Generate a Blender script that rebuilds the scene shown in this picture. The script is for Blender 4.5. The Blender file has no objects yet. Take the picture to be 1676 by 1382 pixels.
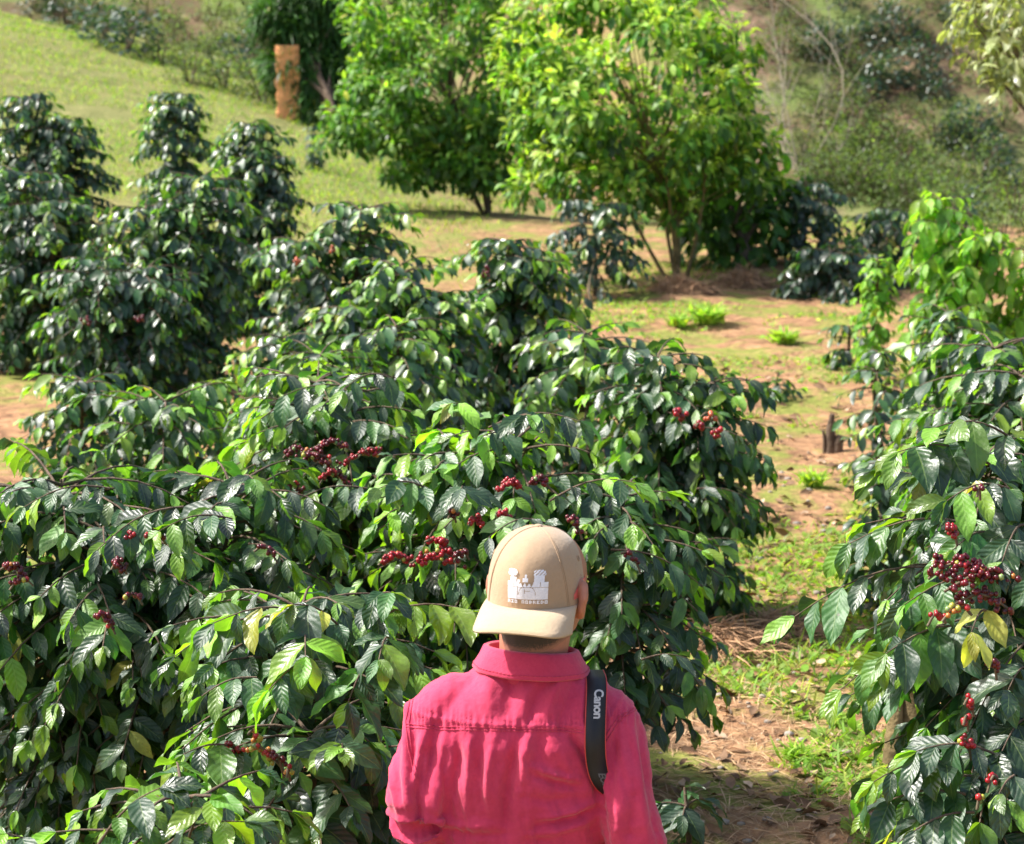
import bpy, bmesh, math, random
import numpy as np
from mathutils import Vector, Matrix
from mathutils.bvhtree import BVHTree

scene = bpy.context.scene
COL = scene.collection
R_ = math.radians

# ------------------------------------------------------------------ camera, sky, sun, exposure
PITCH = math.atan((691 + 150) / 3800.0)
ZC, FPX = 2.8, 3800.0
cam_d = bpy.data.cameras.new('camera')
cam = bpy.data.objects.new('camera', cam_d)
COL.objects.link(cam)
cam.location = (0, 0, ZC)
cam.rotation_euler = (math.pi / 2 - PITCH, 0, 0)
cam_d.sensor_fit = 'HORIZONTAL'
cam_d.sensor_width = 36.0
cam_d.lens = FPX / 1676.0 * 36.0
cam_d.clip_start, cam_d.clip_end = 0.1, 1000
cam_d.dof.use_dof = True
cam_d.dof.focus_distance = 4.75
cam_d.dof.aperture_fstop = 8.5
scene.camera = cam

SUN = Vector((-0.63, 0.13, 0.76)).normalized()
world = bpy.data.worlds.new('World')
scene.world = world
world.use_nodes = True
wn = world.node_tree
sky = wn.nodes.new('ShaderNodeTexSky')
sky.sky_type = 'NISHITA'
sky.sun_disc = False
sky.sun_elevation = math.asin(SUN.z)
sky.sun_rotation = math.atan2(SUN.x, SUN.y)
sky.air_density, sky.dust_density, sky.ozone_density = 1.0, 8.0, 0.3
sky.altitude = 1200
wn.links.new(sky.outputs[0], wn.nodes['Background'].inputs[0])
wn.nodes['Background'].inputs[1].default_value = 0.148
sl = bpy.data.lights.new('sun', 'SUN')
sl.energy, sl.angle, sl.color = 4.6, R_(2.0), (1.0, 0.965, 0.91)
so = bpy.data.objects.new('sun', sl)
COL.objects.link(so)
so.rotation_euler = SUN.to_track_quat('Z', 'Y').to_euler()
so.location = SUN * 60
scene.view_settings.view_transform = 'Standard'
scene.view_settings.look = 'None'
scene.view_settings.exposure = 1.0
scene.view_settings.gamma = 1.0
scene.view_settings.use_curve_mapping = False
scene.cycles.max_bounces = 6
scene.cycles.transmission_bounces = 4
scene.cycles.use_denoising = True

# ------------------------------------------------------------------ helpers
SP, CP = math.sin(PITCH), math.cos(PITCH)


def P(px, py, d):
    u, v = (px - 838) / FPX * d, (691 - py) / FPX * d
    return Vector((u, d * CP + v * SP, ZC - d * SP + v * CP))


def vnoise(x, y, seed=0):
    xi, yi = np.floor(x).astype(np.int64), np.floor(y).astype(np.int64)
    xf, yf = x - xi, y - yi

    def h(a, b):
        n = (a * 374761393 + b * 668265263 + seed * 974711) & 0x7fffffff
        n = ((n ^ (n >> 13)) * 1274126177) & 0x7fffffff
        return ((n ^ (n >> 16)) & 0xffff) / 65535.0
    sx, sy = xf * xf * (3 - 2 * xf), yf * yf * (3 - 2 * yf)
    a = h(xi, yi) * (1 - sx) + h(xi + 1, yi) * sx
    b = h(xi, yi + 1) * (1 - sx) + h(xi + 1, yi + 1) * sx
    return a * (1 - sy) + b * sy


def fbm(x, y, o=4, seed=0):
    s, a, t = 0, 1, 0
    for i in range(o):
        s = s + a * vnoise(x * 2 ** i, y * 2 ** i, seed + i)
        t += a
        a *= .5
    return s / t


def link(name, me, parent=None, loc=(0, 0, 0)):
    o = bpy.data.objects.new(name, me)
    COL.objects.link(o)
    o.location = loc
    if parent is not None:
        o.parent = parent
    return o


def thing(name, label, cat, loc=(0, 0, 0), group=None):
    o = link(name, None, None, loc)
    o.empty_display_size = .1
    return tag(o, label, cat, group)


def tag(o, label=None, cat=None, group=None, kind=None):
    if label: o['label'] = label
    if cat: o['category'] = cat
    if group: o['group'] = group
    if kind: o['kind'] = kind
    return o


class MB:
    """collects vertices / faces / uv / colour and links them as ONE mesh"""
    def __init__(s):
        s.V, s.F, s.U, s.C, s.n = [], [], [], [], 0

    def add(s, V, F, U=None, C=None):
        V = np.asarray(V, float).reshape(-1, 3)
        F = np.asarray(F, np.int64)
        s.V.append(V)
        s.F.append(F + s.n)
        s.U.append(np.zeros((len(V), 2)) if U is None else U)
        s.C.append(np.zeros((len(V), 4)) if C is None else C)
        s.n += len(V)

    def mesh(s, name, mats, smooth=True):
        me = bpy.data.meshes.new(name)
        V = np.concatenate(s.V)
        faces = [f for f in s.F if f.size]
        me.vertices.add(len(V))
        me.vertices.foreach_set('co', V.astype(np.float32).ravel())
        lv = np.concatenate([f.ravel() for f in faces])
        tot = np.concatenate([np.full(len(f), f.shape[1]) for f in faces])
        st = np.concatenate([[0], np.cumsum(tot)[:-1]])
        me.loops.add(len(lv))
        me.loops.foreach_set('vertex_index', lv.astype(np.int32))
        me.polygons.add(len(tot))
        me.polygons.foreach_set('loop_start', st.astype(np.int32))
        me.update(calc_edges=True)
        uv = me.uv_layers.new(name='UVMap')
        uv.data.foreach_set('uv', np.concatenate(s.U)[lv].astype(np.float32).ravel())
        ca = me.attributes.new('tint', 'FLOAT_COLOR', 'POINT')
        ca.data.foreach_set('color', np.concatenate(s.C).astype(np.float32).ravel())
        if smooth:
            me.polygons.foreach_set('use_smooth', np.ones(len(tot), bool))
        for m in (mats if isinstance(mats, (list, tuple)) else [mats]):
            me.materials.append(m)
        return me

    def build(s, name, mats, parent=None, loc=(0, 0, 0), smooth=True):
        return link(name, s.mesh(name, mats, smooth), parent, loc)


def norm(a):
    return a / np.maximum(np.linalg.norm(a, axis=-1, keepdims=True), 1e-9)


def tube(mb, pts, rad, n=8, cap=True, C=None, wob=0, rg=None):
    pts = np.asarray(pts, float)
    m = len(pts)
    rad = np.broadcast_to(np.asarray(rad, float), (m,))
    T = norm(np.gradient(pts, axis=0))
    ref = np.array([0, 0, 1.0]) if abs(T[:, 2]).mean() < .8 else np.array([1.0, 0, 0])
    A = norm(np.cross(T, ref))
    B = np.cross(T, A)
    th = np.arange(n) / n * 2 * math.pi
    r = rad[:, None] * np.ones((1, n))
    if wob and rg is not None:
        r = r * (1 + wob * (rg.random((m, n)) - .5))
    V = pts[:, None] + r[..., None] * (np.cos(th)[None, :, None] * A[:, None] + np.sin(th)[None, :, None] * B[:, None])
    i, j = np.meshgrid(np.arange(m - 1), np.arange(n), indexing='ij')
    j2 = (j + 1) % n
    F = np.stack([i * n + j, (i + 1) * n + j, (i + 1) * n + j2, i * n + j2], -1).reshape(-1, 4)[:, ::-1]
    U = np.stack(np.meshgrid(np.linspace(0, 1, m), np.arange(n) / n, indexing='ij'), -1).reshape(-1, 2)
    V = V.reshape(-1, 3)
    Cc = None if C is None else np.tile(np.asarray(C, float), (len(V), 1))
    mb.add(V, F, U, Cc)
    if cap:
        for k, rev in ((0, 0), (m - 1, 1)):
            ring = V[k * n:(k + 1) * n]
            f = np.arange(n)[None, :]
            mb.add(ring, f[:, ::-1] if rev == 0 else f, None, None if C is None else np.tile(np.asarray(C, float), (n, 1)))


_ico = {}


def ball(mb, c, r, sub=1, C=None, sc=(1, 1, 1)):
    if sub not in _ico:
        bm = bmesh.new()
        bmesh.ops.create_icosphere(bm, subdivisions=sub, radius=1)
        _ico[sub] = (np.array([v.co[:] for v in bm.verts]), np.array([[v.index for v in f.verts] for f in bm.faces]))
        bm.free()
    V, F = _ico[sub]
    mb.add(V * r * np.asarray(sc) + np.asarray(c), F, None, None if C is None else np.tile(np.asarray(C, float), (len(V), 1)))


def leaves(mb, O, T, N, L, W, curl, fold, tint, nl=6, nw=4, wave=.03, rg=None, shape=0, sharp=1.0):
    """a batch of leaves: O origin, T axis, N upper side, L length, W width, curl droop angle"""
    O, T, N = np.asarray(O, float), norm(np.asarray(T, float)), np.asarray(N, float)
    n = len(O)
    if n == 0:
        return
    B = norm(np.cross(T, N))
    N = np.cross(B, T)
    s = np.linspace(0, 1, nl + 1)
    t = np.linspace(-1, 1, nw + 1)
    if shape == 0:      # elliptic with a drip tip
        w = np.sin(np.pi * np.clip(s, 0, 1) ** .88) ** .8 * (1 - .38 * np.clip((s - .74) / .26, 0, 1))
    else:               # strap
        w = np.minimum(1, (1 - s) ** .7 * 1.3) * np.minimum(1, .4 + s * 3)
    w = np.maximum(w, .012)
    w[0] = .05
    ds = 1.0 / nl
    curl = np.broadcast_to(curl, (n,))
    ang = curl[:, None] * (np.linspace(0, 1, nl + 1)[None] ** 1.2)
    mid = (ang[:, 1:] + ang[:, :-1]) / 2
    y = np.concatenate([np.zeros((n, 1)), np.cumsum(np.cos(mid) * ds, 1)], 1)
    z = np.concatenate([np.zeros((n, 1)), -np.cumsum(np.sin(mid) * ds, 1)], 1)
    L = np.broadcast_to(L, (n,))[:, None, None]
    W = np.broadcast_to(W, (n,))[:, None, None]
    fold = np.broadcast_to(fold, (n,))[:, None, None]
    ph = rg.random((n, 1, 1)) * 6.28
    fr = 9 + rg.random((n, 1, 1)) * 6
    side = np.sign(t)[None, None, :]
    lat = t[None, None, :] * w[None, :, None] * W * .5
    hh = np.abs(t)[None, None, :] * w[None, :, None] * W * .5 * fold \
        + wave * L * (t ** 2)[None, None, :] * np.sin(s[None, :, None] * fr + ph + side * 1.1) * np.minimum(1, s * 3)[None, :, None]
    sa, ca = np.sin(ang)[..., None], np.cos(ang)[..., None]
    py = y[..., None] * L + hh * sa
    pz = z[..., None] * L + hh * ca
    V = O[:, None, None] + py[..., None] * T[:, None, None] + lat[..., None] * B[:, None, None] + pz[..., None] * N[:, None, None]
    k = (nl + 1) * (nw + 1)
    i, j = np.meshgrid(np.arange(nl), np.arange(nw), indexing='ij')
    a = i * (nw + 1) + j
    q = np.stack([a, a + 1, a + nw + 2, a + nw + 1], -1).reshape(-1, 4)
    F = (q[None] + (np.arange(n) * k)[:, None, None]).reshape(-1, 4)
    U = np.broadcast_to(np.stack(np.meshgrid(s, t * .5 + .5, indexing='ij'), -1)[None], (n, nl + 1, nw + 1, 2)).reshape(-1, 2)
    C = np.concatenate([np.asarray(tint, float), np.ones((n, 4 - np.shape(tint)[1]))], 1) if np.shape(tint)[1] < 4 else tint
    C = np.repeat(C, k, 0)
    mb.add(V.reshape(-1, 3), F, U, C)


# ------------------------------------------------------------------ materials
def mat(name):
    m = bpy.data.materials.new(name)
    m.use_nodes = True
    nt = m.node_tree
    return m, nt, nt.nodes, nt.links, nt.nodes['Principled BSDF'], nt.nodes['Material Output']


def mixc(nt, fac, a, b, mode='MIX'):
    n = nt.nodes.new('ShaderNodeMix')
    n.data_type, n.blend_type = 'RGBA', mode
    for sock, v in ((n.inputs[0], fac), (n.inputs[6], a), (n.inputs[7], b)):
        if hasattr(v, 'is_output'):
            nt.links.new(v, sock)
        elif isinstance(v, (int, float)):
            sock.default_value = v
        else:
            sock.default_value = (*v, 1)
    return n.outputs[2]


def mth(nt, op, a, b=None, c=None, clamp=False):
    n = nt.nodes.new('ShaderNodeMath')
    n.operation, n.use_clamp = op, clamp
    for sock, v in zip(n.inputs, (a, b, c)):
        if v is None: continue
        if hasattr(v, 'is_output'): nt.links.new(v, sock)
        else: sock.default_value = v
    return n.outputs[0]


def noise(nt, scale, detail=4, rough=.55, vec=None, dist=0):
    n = nt.nodes.new('ShaderNodeTexNoise')
    n.inputs['Scale'].default_value, n.inputs['Detail'].default_value, n.inputs['Roughness'].default_value = scale, detail, rough
    n.inputs['Distortion'].default_value = dist
    if vec is not None: nt.links.new(vec, n.inputs['Vector'])
    return n.outputs['Fac']


def maprange(nt, v, a, b, c=0, d=1):
    n = nt.nodes.new('ShaderNodeMapRange')
    n.inputs[1].default_value, n.inputs[2].default_value, n.inputs[3].default_value, n.inputs[4].default_value = a, b, c, d
    nt.links.new(v, n.inputs[0])
    return n.outputs[0]


def objco(nt):
    return nt.nodes.new('ShaderNodeTexCoord').outputs['Object']


def bump(nt, h, strength, dist=.01):
    n = nt.nodes.new('ShaderNodeBump')
    n.inputs['Strength'].default_value, n.inputs['Distance'].default_value = strength, dist
    nt.links.new(h, n.inputs['Height'])
    return n.outputs[0]


def leaf_material(name, old, mid, young, trans=.3, rough=.3, veins=9, spec=.5, yellow=(.42, .4, .06), under=1.5):
    """tint.r = youth, tint.g = random, tint.b = yellowing"""
    m, nt, N, Lk, bs, out = mat(name)
    at = N.new('ShaderNodeAttribute')
    at.attribute_name = 'tint'
    sep = N.new('ShaderNodeSeparateColor')
    Lk.new(at.outputs['Color'], sep.inputs[0])
    age, rnd, yel = sep.outputs[0], sep.outputs[1], sep.outputs[2]
    c1 = mixc(nt, maprange(nt, age, 0, .5), old, mid)
    c2 = mixc(nt, maprange(nt, age, .5, 1), c1, young)
    c2 = mixc(nt, yel, c2, yellow)
    uv = N.new('ShaderNodeUVMap')
    su = N.new('ShaderNodeSeparateXYZ')
    Lk.new(uv.outputs[0], su.inputs[0])
    av = mth(nt, 'ABSOLUTE', mth(nt, 'SUBTRACT', su.outputs[1], .5))
    co = objco(nt)
    hsv = N.new('ShaderNodeHueSaturation')
    Lk.new(c2, hsv.inputs['Color'])
    Lk.new(maprange(nt, rnd, 0, 1, .62, 1.45), hsv.inputs['Value'])
    Lk.new(maprange(nt, rnd, 0, 1, .485, .515), hsv.inputs['Hue'])
    c3 = hsv.outputs[0]
    blot = maprange(nt, noise(nt, 30, 3, vec=co), .3, .75, .75, 1.25)
    mm = N.new('ShaderNodeVectorMath'); mm.operation = 'SCALE'
    Lk.new(c3, mm.inputs[0]); Lk.new(blot, mm.inputs[3])
    c3 = mm.outputs[0]
    if veins:
        rib = mth(nt, 'LESS_THAN', av, .022)
        vn = mth(nt, 'SINE', mth(nt, 'MULTIPLY', mth(nt, 'SUBTRACT', su.outputs[0], mth(nt, 'MULTIPLY', av, .5)), veins * 6.283))
        vline = maprange(nt, vn, .86, 1.0)
        lite = mth(nt, 'MAXIMUM', mth(nt, 'MULTIPLY', rib, .55), mth(nt, 'MULTIPLY', vline, .1))
        c3 = mixc(nt, lite, c3, mixc(nt, .5, c3, (.3, .42, .12)))
        h = mth(nt, 'ADD', mth(nt, 'SUBTRACT', mth(nt, 'MULTIPLY', vn, -.32), mth(nt, 'MULTIPLY', mth(nt, 'LESS_THAN', av, .035), .9)), mth(nt, 'MULTIPLY', noise(nt, 90, 3, .6, co), 1.3))
        Lk.new(bump(nt, h, .4, .0025), bs.inputs['Normal'])
    spot = mth(nt, 'MULTIPLY', maprange(nt, noise(nt, 75, 3, .6, co), .66, .72), mth(nt, 'GREATER_THAN', rnd, .72))
    c3 = mixc(nt, mth(nt, 'MULTIPLY', spot, .8), c3, (.07, .045, .02))
    geo = N.new('ShaderNodeNewGeometry')
    back = geo.outputs['Backfacing']
    un = N.new('ShaderNodeVectorMath'); un.operation = 'SCALE'
    Lk.new(c3, un.inputs[0]); un.inputs[3].default_value = under
    cf = mixc(nt, back, c3, un.outputs[0])
    Lk.new(cf, bs.inputs['Base Color'])
    Lk.new(mth(nt, 'ADD', mth(nt, 'MULTIPLY', back, .25), maprange(nt, rnd, 0, 1, rough - .08, rough + .16)), bs.inputs['Roughness'])
    bs.inputs['Specular IOR Level'].default_value = spec
    tr = N.new('ShaderNodeBsdfTranslucent')
    tc = N.new('ShaderNodeVectorMath'); tc.operation = 'MULTIPLY'
    Lk.new(c3, tc.inputs[0]); tc.inputs[1].default_value = (2.4, 2.6, .9)
    Lk.new(tc.outputs[0], tr.inputs[0])
    mx = N.new('ShaderNodeMixShader')
    mx.inputs[0].default_value = trans
    Lk.new(bs.outputs[0], mx.inputs[1]); Lk.new(tr.outputs[0], mx.inputs[2])
    Lk.new(mx.outputs[0], out.inputs[0])
    return m


def simple(name, col, rough=.7, var=.3, scale=20, bstr=.2, bscale=60, bdist=.004, spec=.4, tint=False):
    m, nt, N, Lk, bs, out = mat(name)
    co = objco(nt)
    f = maprange(nt, noise(nt, scale, 5, vec=co), .25, .75, 1 - var, 1 + var)
    mm = N.new('ShaderNodeVectorMath'); mm.operation = 'SCALE'
    if tint:
        at = N.new('ShaderNodeAttribute'); at.attribute_name = 'tint'
        Lk.new(at.outputs['Color'], mm.inputs[0])
    else:
        mm.inputs[0].default_value = col
    Lk.new(f, mm.inputs[3])
    Lk.new(mm.outputs[0], bs.inputs['Base Color'])
    bs.inputs['Roughness'].default_value = rough
    bs.inputs['Specular IOR Level'].default_value = spec
    if bstr:
        Lk.new(bump(nt, noise(nt, bscale, 6, vec=co), bstr, bdist), bs.inputs['Normal'])
    return m


M = {}
M['coffee'] = leaf_material('coffee_leaf', (.015, .04, .017), (.034, .105, .02), (.2, .36, .02), .32, .4, veins=7, spec=.9)
M['coffee_far'] = leaf_material('coffee_leaf_far', (.018, .045, .021), (.036, .105, .025), (.2, .33, .025), .3, .4, veins=0, spec=.9)
M['tree'] = leaf_material('tree_leaf', (.035, .09, .016), (.1, .22, .022), (.3, .4, .07), .36, .45, veins=0, spec=.35)
M['lime'] = leaf_material('lime_leaf', (.07, .17, .02), (.14, .28, .03), (.23, .36, .05), .42, .4, veins=7, spec=.4)
M['conifer'] = leaf_material('conifer_needles', (.03, .075, .015), (.05, .13, .02), (.09, .2, .03), .3, .5, veins=0, spec=.3)
M['pale'] = leaf_material('pale_leaf', (.14, .17, .07), (.24, .27, .11), (.36, .37, .2), .3, .4, veins=0)
M['scrub'] = leaf_material('scrub_leaf', (.05, .06, .025), (.1, .15, .04), (.18, .27, .07), .35, .5, veins=0, spec=.3)
M['weed'] = leaf_material('weed_leaf', (.09, .17, .03), (.15, .26, .035), (.24, .33, .05), .35, .5, veins=0, spec=.3)
M['dead'] = simple('dead_leaf', None, .8, .3, 40, .2, 80, .002, .2, True)
M['straw'] = simple('dry_straw', None, .8, .25, 60, 0, spec=.2, tint=True)
M['bark'] = simple('bark', (.12, .085, .06), .9, .5, 18, .8, 50, .012, .2)
M['twig'] = simple('twig', (.13, .1, .06), .8, .4, 40, .3, 90, .003, .3)
M['moss_bark'] = simple('mossy_bark', (.2, .15, .07), .9, .55, 14, .9, 40, .012, .2)
M['pale_twig'] = simple('pale_twig', (.27, .23, .17), .85, .3, 25, .2, 60, .004, .2)
M['cherry'] = simple('coffee_cherry', None, .28, .15, 60, 0, spec=.5, tint=True)
M['clay'] = simple('orange_clay', (.8, .36, .16), .9, .22, 6, .5, 20, .02, .2)
M['stone'] = simple('stone', (.3, .26, .22), .9, .35, 12, .5, 30, .01, .2)

# ------------------------------------------------------------------ terrain
KN = [(-6, 2.1), (0, 1.2), (2.2, .45), (3.6, .03), (4.4, .0)]
for py_, d_ in ((1382, 6.1), (1235, 6.9), (1050, 8.0), (900, 9.3), (740, 11.3), (620, 13.3), (520, 15.8), (465, 17.6), (360, 21.5), (285, 25.5)):
    q_ = P(0, py_, d_)
    KN.append((q_.y, q_.z))
KY = np.array([k[0] for k in KN]); KZ = np.array([k[1] for k in KN])
_fy = np.linspace(-6, 26, 641)
_fz = np.interp(_fy, KY, KZ)
_k = np.exp(-np.linspace(-2, 2, 25) ** 2); _k /= _k.sum()
_fz = np.convolve(np.pad(_fz, 12, 'edge'), _k, 'valid')


def sstep(a, b, x):
    t = np.clip((x - a) / (b - a), 0, 1)
    return t * t * (3 - 2 * t)


def ground(x, y, detail=True):
    x = np.asarray(x, float); y = np.asarray(y, float)
    z = np.interp(y, _fy, _fz)
    left = sstep(17, 33, y) * np.maximum(0, -x - 1.3) * .21
    rightside = sstep(-2.2, 1.5, x)
    z = z + left
    z = z - sstep(35, 44, y) * 2.6 * (1 - rightside)
    z = z - sstep(20, 28, y) * .75 * rightside
    y0 = 45 - 16 * sstep(-4, 3, x)
    far = -1.2 + (.42 + .3 * rightside) * (y - y0) - .05 * np.maximum(0, y - y0 - 25)
    dlt = far - z
    z = np.where(dlt > 2, far, np.where(dlt < -2, z, z + (dlt + 2) ** 2 / 8))
    if detail:
        amp = .05 + .25 * sstep(26, 45, y)
        z = z + (fbm(x * .9, y * .9, 3, 3) - .5) * amp * 1.6 + (fbm(x * 4, y * 4, 3, 9) - .5) * .05 * sstep(3, 5, y)
    return z


def gz(x, y):
    return float(ground(np.array([x]), np.array([y]))[0])


_ds = np.concatenate([np.arange(3, 30, .05), np.arange(30, 120, .25)])


def hit(px, py):
    u, v = (px - 838) / FPX, (691 - py) / FPX
    X, Y, Z = _ds * u, _ds * (CP + v * SP), ZC + _ds * (-SP + v * CP)
    b = np.nonzero(Z < ground(X, Y))[0]
    k = b[0] if len(b) else len(_ds) - 1
    return Vector((X[k], Y[k], gz(X[k], Y[k])))


def build_ground():
    a = np.linspace(-1, 1, 301)
    xs = 7 * a + 43 * a ** 5
    ys = np.concatenate([np.arange(-6, 3, .25), np.arange(3, 24, .075), np.arange(24, 50, .2), np.linspace(50, 130, 60)])
    X, Y = np.meshgrid(xs, ys, indexing='xy')
    Z = ground(X, Y)
    V = np.stack([X, Y, Z], -1).reshape(-1, 3)
    w, h = len(xs), len(ys)
    i, j = np.meshgrid(np.arange(h - 1), np.arange(w - 1), indexing='ij')
    q = i * w + j
    F = np.stack([q, q + 1, q + w + 1, q + w], -1).reshape(-1, 4)
    wob = (fbm(X * .7, Y * .5, 4, 51) - .5) * 5
    slope = sstep(13, 24, Y + wob) * sstep(1.6, -2.0, X + wob * .6) * (1 - sstep(36, 40, Y))
    hill = np.clip(sstep(36.5, 41, Y) + sstep(19.5, 24, Y) * sstep(.6, 2.6, X), 0, 1)
    C = np.stack([slope, hill, X * 0, X * 0 + 1], -1).reshape(-1, 4)
    mb = MB()
    mb.add(V, F, None, C)
    m, nt, N, Lk, bs, out = mat('hill_soil')
    co = objco(nt)
    at = N.new('ShaderNodeAttribute'); at.attribute_name = 'tint'
    sep = N.new('ShaderNodeSeparateColor'); Lk.new(at.outputs['Color'], sep.inputs[0])
    n1, n2, n3, n4 = noise(nt, .55, 5, .6, co, .6), noise(nt, 2.6, 7, .65, co, .4), noise(nt, 22, 6, .7, co), noise(nt, 7, 5, .7, co, 1.2)
    soil = mixc(nt, maprange(nt, n3, .35, .7), (.13, .072, .042), (.29, .15, .078))
    straw = mixc(nt, maprange(nt, n3, .3, .7), (.35, .185, .095), (.5, .3, .155))
    c = mixc(nt, maprange(nt, n4, .38, .62), soil, straw)
    green = mixc(nt, maprange(nt, n3, .3, .7), (.12, .16, .03), (.29, .31, .065))
    c = mixc(nt, mth(nt, 'MULTIPLY', maprange(nt, n2, .48, .58), .9), c, green)
    gs = mixc(nt, maprange(nt, n2, .3, .7), (.15, .16, .05), (.24, .235, .085))
    gs = mixc(nt, maprange(nt, n4, .56, .75), gs, (.4, .33, .14))
    c = mixc(nt, mth(nt, 'MULTIPLY', sep.outputs[0], maprange(nt, n1, .3, .5, .75, 1.0)), c, gs)
    hl = mixc(nt, maprange(nt, n4, .42, .6), (.13, .075, .05), (.12, .13, .05))
    hl = mixc(nt, maprange(nt, n2, .52, .68), hl, (.3, .2, .13))
    hl = mixc(nt, maprange(nt, n1, .45, .6), hl, mixc(nt, maprange(nt, n3, .3, .7), (.1, .15, .04), (.2, .25, .07)))
    c = mixc(nt, sep.outputs[1], c, hl)
    Lk.new(c, bs.inputs['Base Color'])
    bs.inputs['Roughness'].default_value = .95
    bs.inputs['Specular IOR Level'].default_value = .15
    hh = mth(nt, 'ADD', mth(nt, 'MULTIPLY', n3, .5), n4)
    Lk.new(bump(nt, hh, .7, .05), bs.inputs['Normal'])
    o = mb.build('hillside_ground', m)
    tag(o, 'reddish brown and mossy green sloping plantation ground', None, None, 'structure')


build_ground()


# ------------------------------------------------------------------ coffee bushes
def berry_col(rg, kind):
    if kind in ('dark', 'red') and rg.random() < .08: kind = 'mixed'
    if kind == 'dark':
        c = np.array([.12, .006, .012]) * (.4 + rg.random() * .9)
    elif kind == 'red':
        c = np.array([.34, .012, .018]) * (.35 + rg.random() * .8)
    elif kind == 'orange':
        c = np.array([.55, .12, .05]) * (.6 + rg.random() * .6)
    else:
        c = [np.array([.36, .34, .05]), np.array([.5, .18, .04]), np.array([.22, .3, .1]), np.array([.42, .03, .03])][rg.integers(4)]
    return (*c, 1)


def cherry_part(parent, rg, p0, p1, n, kind='red', r=.0075, spread=.016, origin=Vector()):
    mb = MB()
    p0, p1 = np.array(p0 - origin), np.array(p1 - origin)
    pts = np.array([p0 + (p1 - p0) * t + np.array([0, 0, .018 * math.sin(t * 3.1)]) for t in np.linspace(-.15, 1.15, 7)])
    nod = max(2, int(n / 6))
    for k in range(n):
        t = (rg.integers(nod) + .5) / nod + rg.normal() * .05
        c = p0 + (p1 - p0) * t + np.array([0, 0, .018 * math.sin(t * 3.1)])
        v = norm(rg.normal(size=3)); v[2] = v[2] * .7 - .2
        ball(mb, c + v * spread * (.6 + .6 * rg.random()), r * (.8 + .35 * rg.random()), 2 if r > .007 else 1, berry_col(rg, kind), (1, 1, 1.12))
    o = mb.build('cherry_cluster', M['cherry'], parent)
    tw = MB()
    tube(tw, pts, [.0028] * 7, 6)
    tw.build('twig', M['twig'], o)
    return o


class Plant:
    """leaf / wood collector of one bush in local coordinates"""
    def __init__(s, seed, leaf, res, mature):
        s.rg = np.random.default_rng(seed)
        s.lf, s.wd = MB(), MB()
        s.leaf, s.res, s.mature = leaf, res, mature
        s.A = [[] for _ in range(8)]

    def put(s, o, t, n, L, W, curl, fold, tint):
        for a, v in zip(s.A, (o, t, n, L, W, curl, fold, tint)):
            a.append(v)

    def branch(s, pts, r0, start=.3, young=.4, droop=.8, nodes=None, yel=.008, thin=False):
        rg = s.rg
        pts = np.asarray(pts, float)
        m = len(pts)
        tube(s.wd, pts, np.linspace(r0, r0 * .35, m), 5 if s.res[0] > 3 else 4, cap=False)
        seg = np.linalg.norm(np.diff(pts, axis=0), axis=1).sum()
        if nodes is None:
            nodes = max(2, int(seg * (1 - start) / (s.leaf * .46)))
        for k in range(nodes + 1):
            t = start + (1 - start) * k / max(1, nodes)
            f = t * (m - 1)
            i = min(int(f), m - 2)
            p = pts[i] + (pts[i + 1] - pts[i]) * (f - i)
            d = norm(pts[i + 1] - pts[i])
            up = np.array([0, 0, 1.0])
            sd = norm(np.cross(d, up))
            last = k == nodes
            first = 2 if not last else 3
            for q in range(first):
                if thin and rg.random() < .3: continue
                sg = (-1, 1, 0)[q]
                tv = sg * sd * (.9 if not last else .45) + d * (.55 if not last else .8) + up * (-droop * (.35 + .75 * rg.random()) + (.25 if last else 0))
                tv = norm(tv + rg.normal(size=3) * .2)
                nv = norm(up * .9 + d * .35 + sd * sg * .25 + rg.normal(size=3) * .3)
                age = young * (.25 + .9 * t) * rg.random() ** 1.5 * 2.5
                if last: age = .5 + .5 * rg.random() if young > .15 and rg.random() < .75 else .3 * rg.random()
                L = s.leaf * (.62 + .66 * rg.random()) * (.74 if last else 1)
                ye = 1.0 * (.6 + .4 * rg.random()) if rg.random() < yel else 0
                s.put(p, tv, nv, L, L * (.37 + .12 * rg.random()), .25 + 1.0 * rg.random() * droop, .12 + .35 * rg.random(), (min(1, age), rg.random(), ye, 1))

    def flush(s, wave=.042):
        if s.A[0]:
            leaves(s.lf, *[np.array(a) for a in s.A], nl=s.res[0], nw=s.res[1], wave=wave, rg=s.rg)


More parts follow.
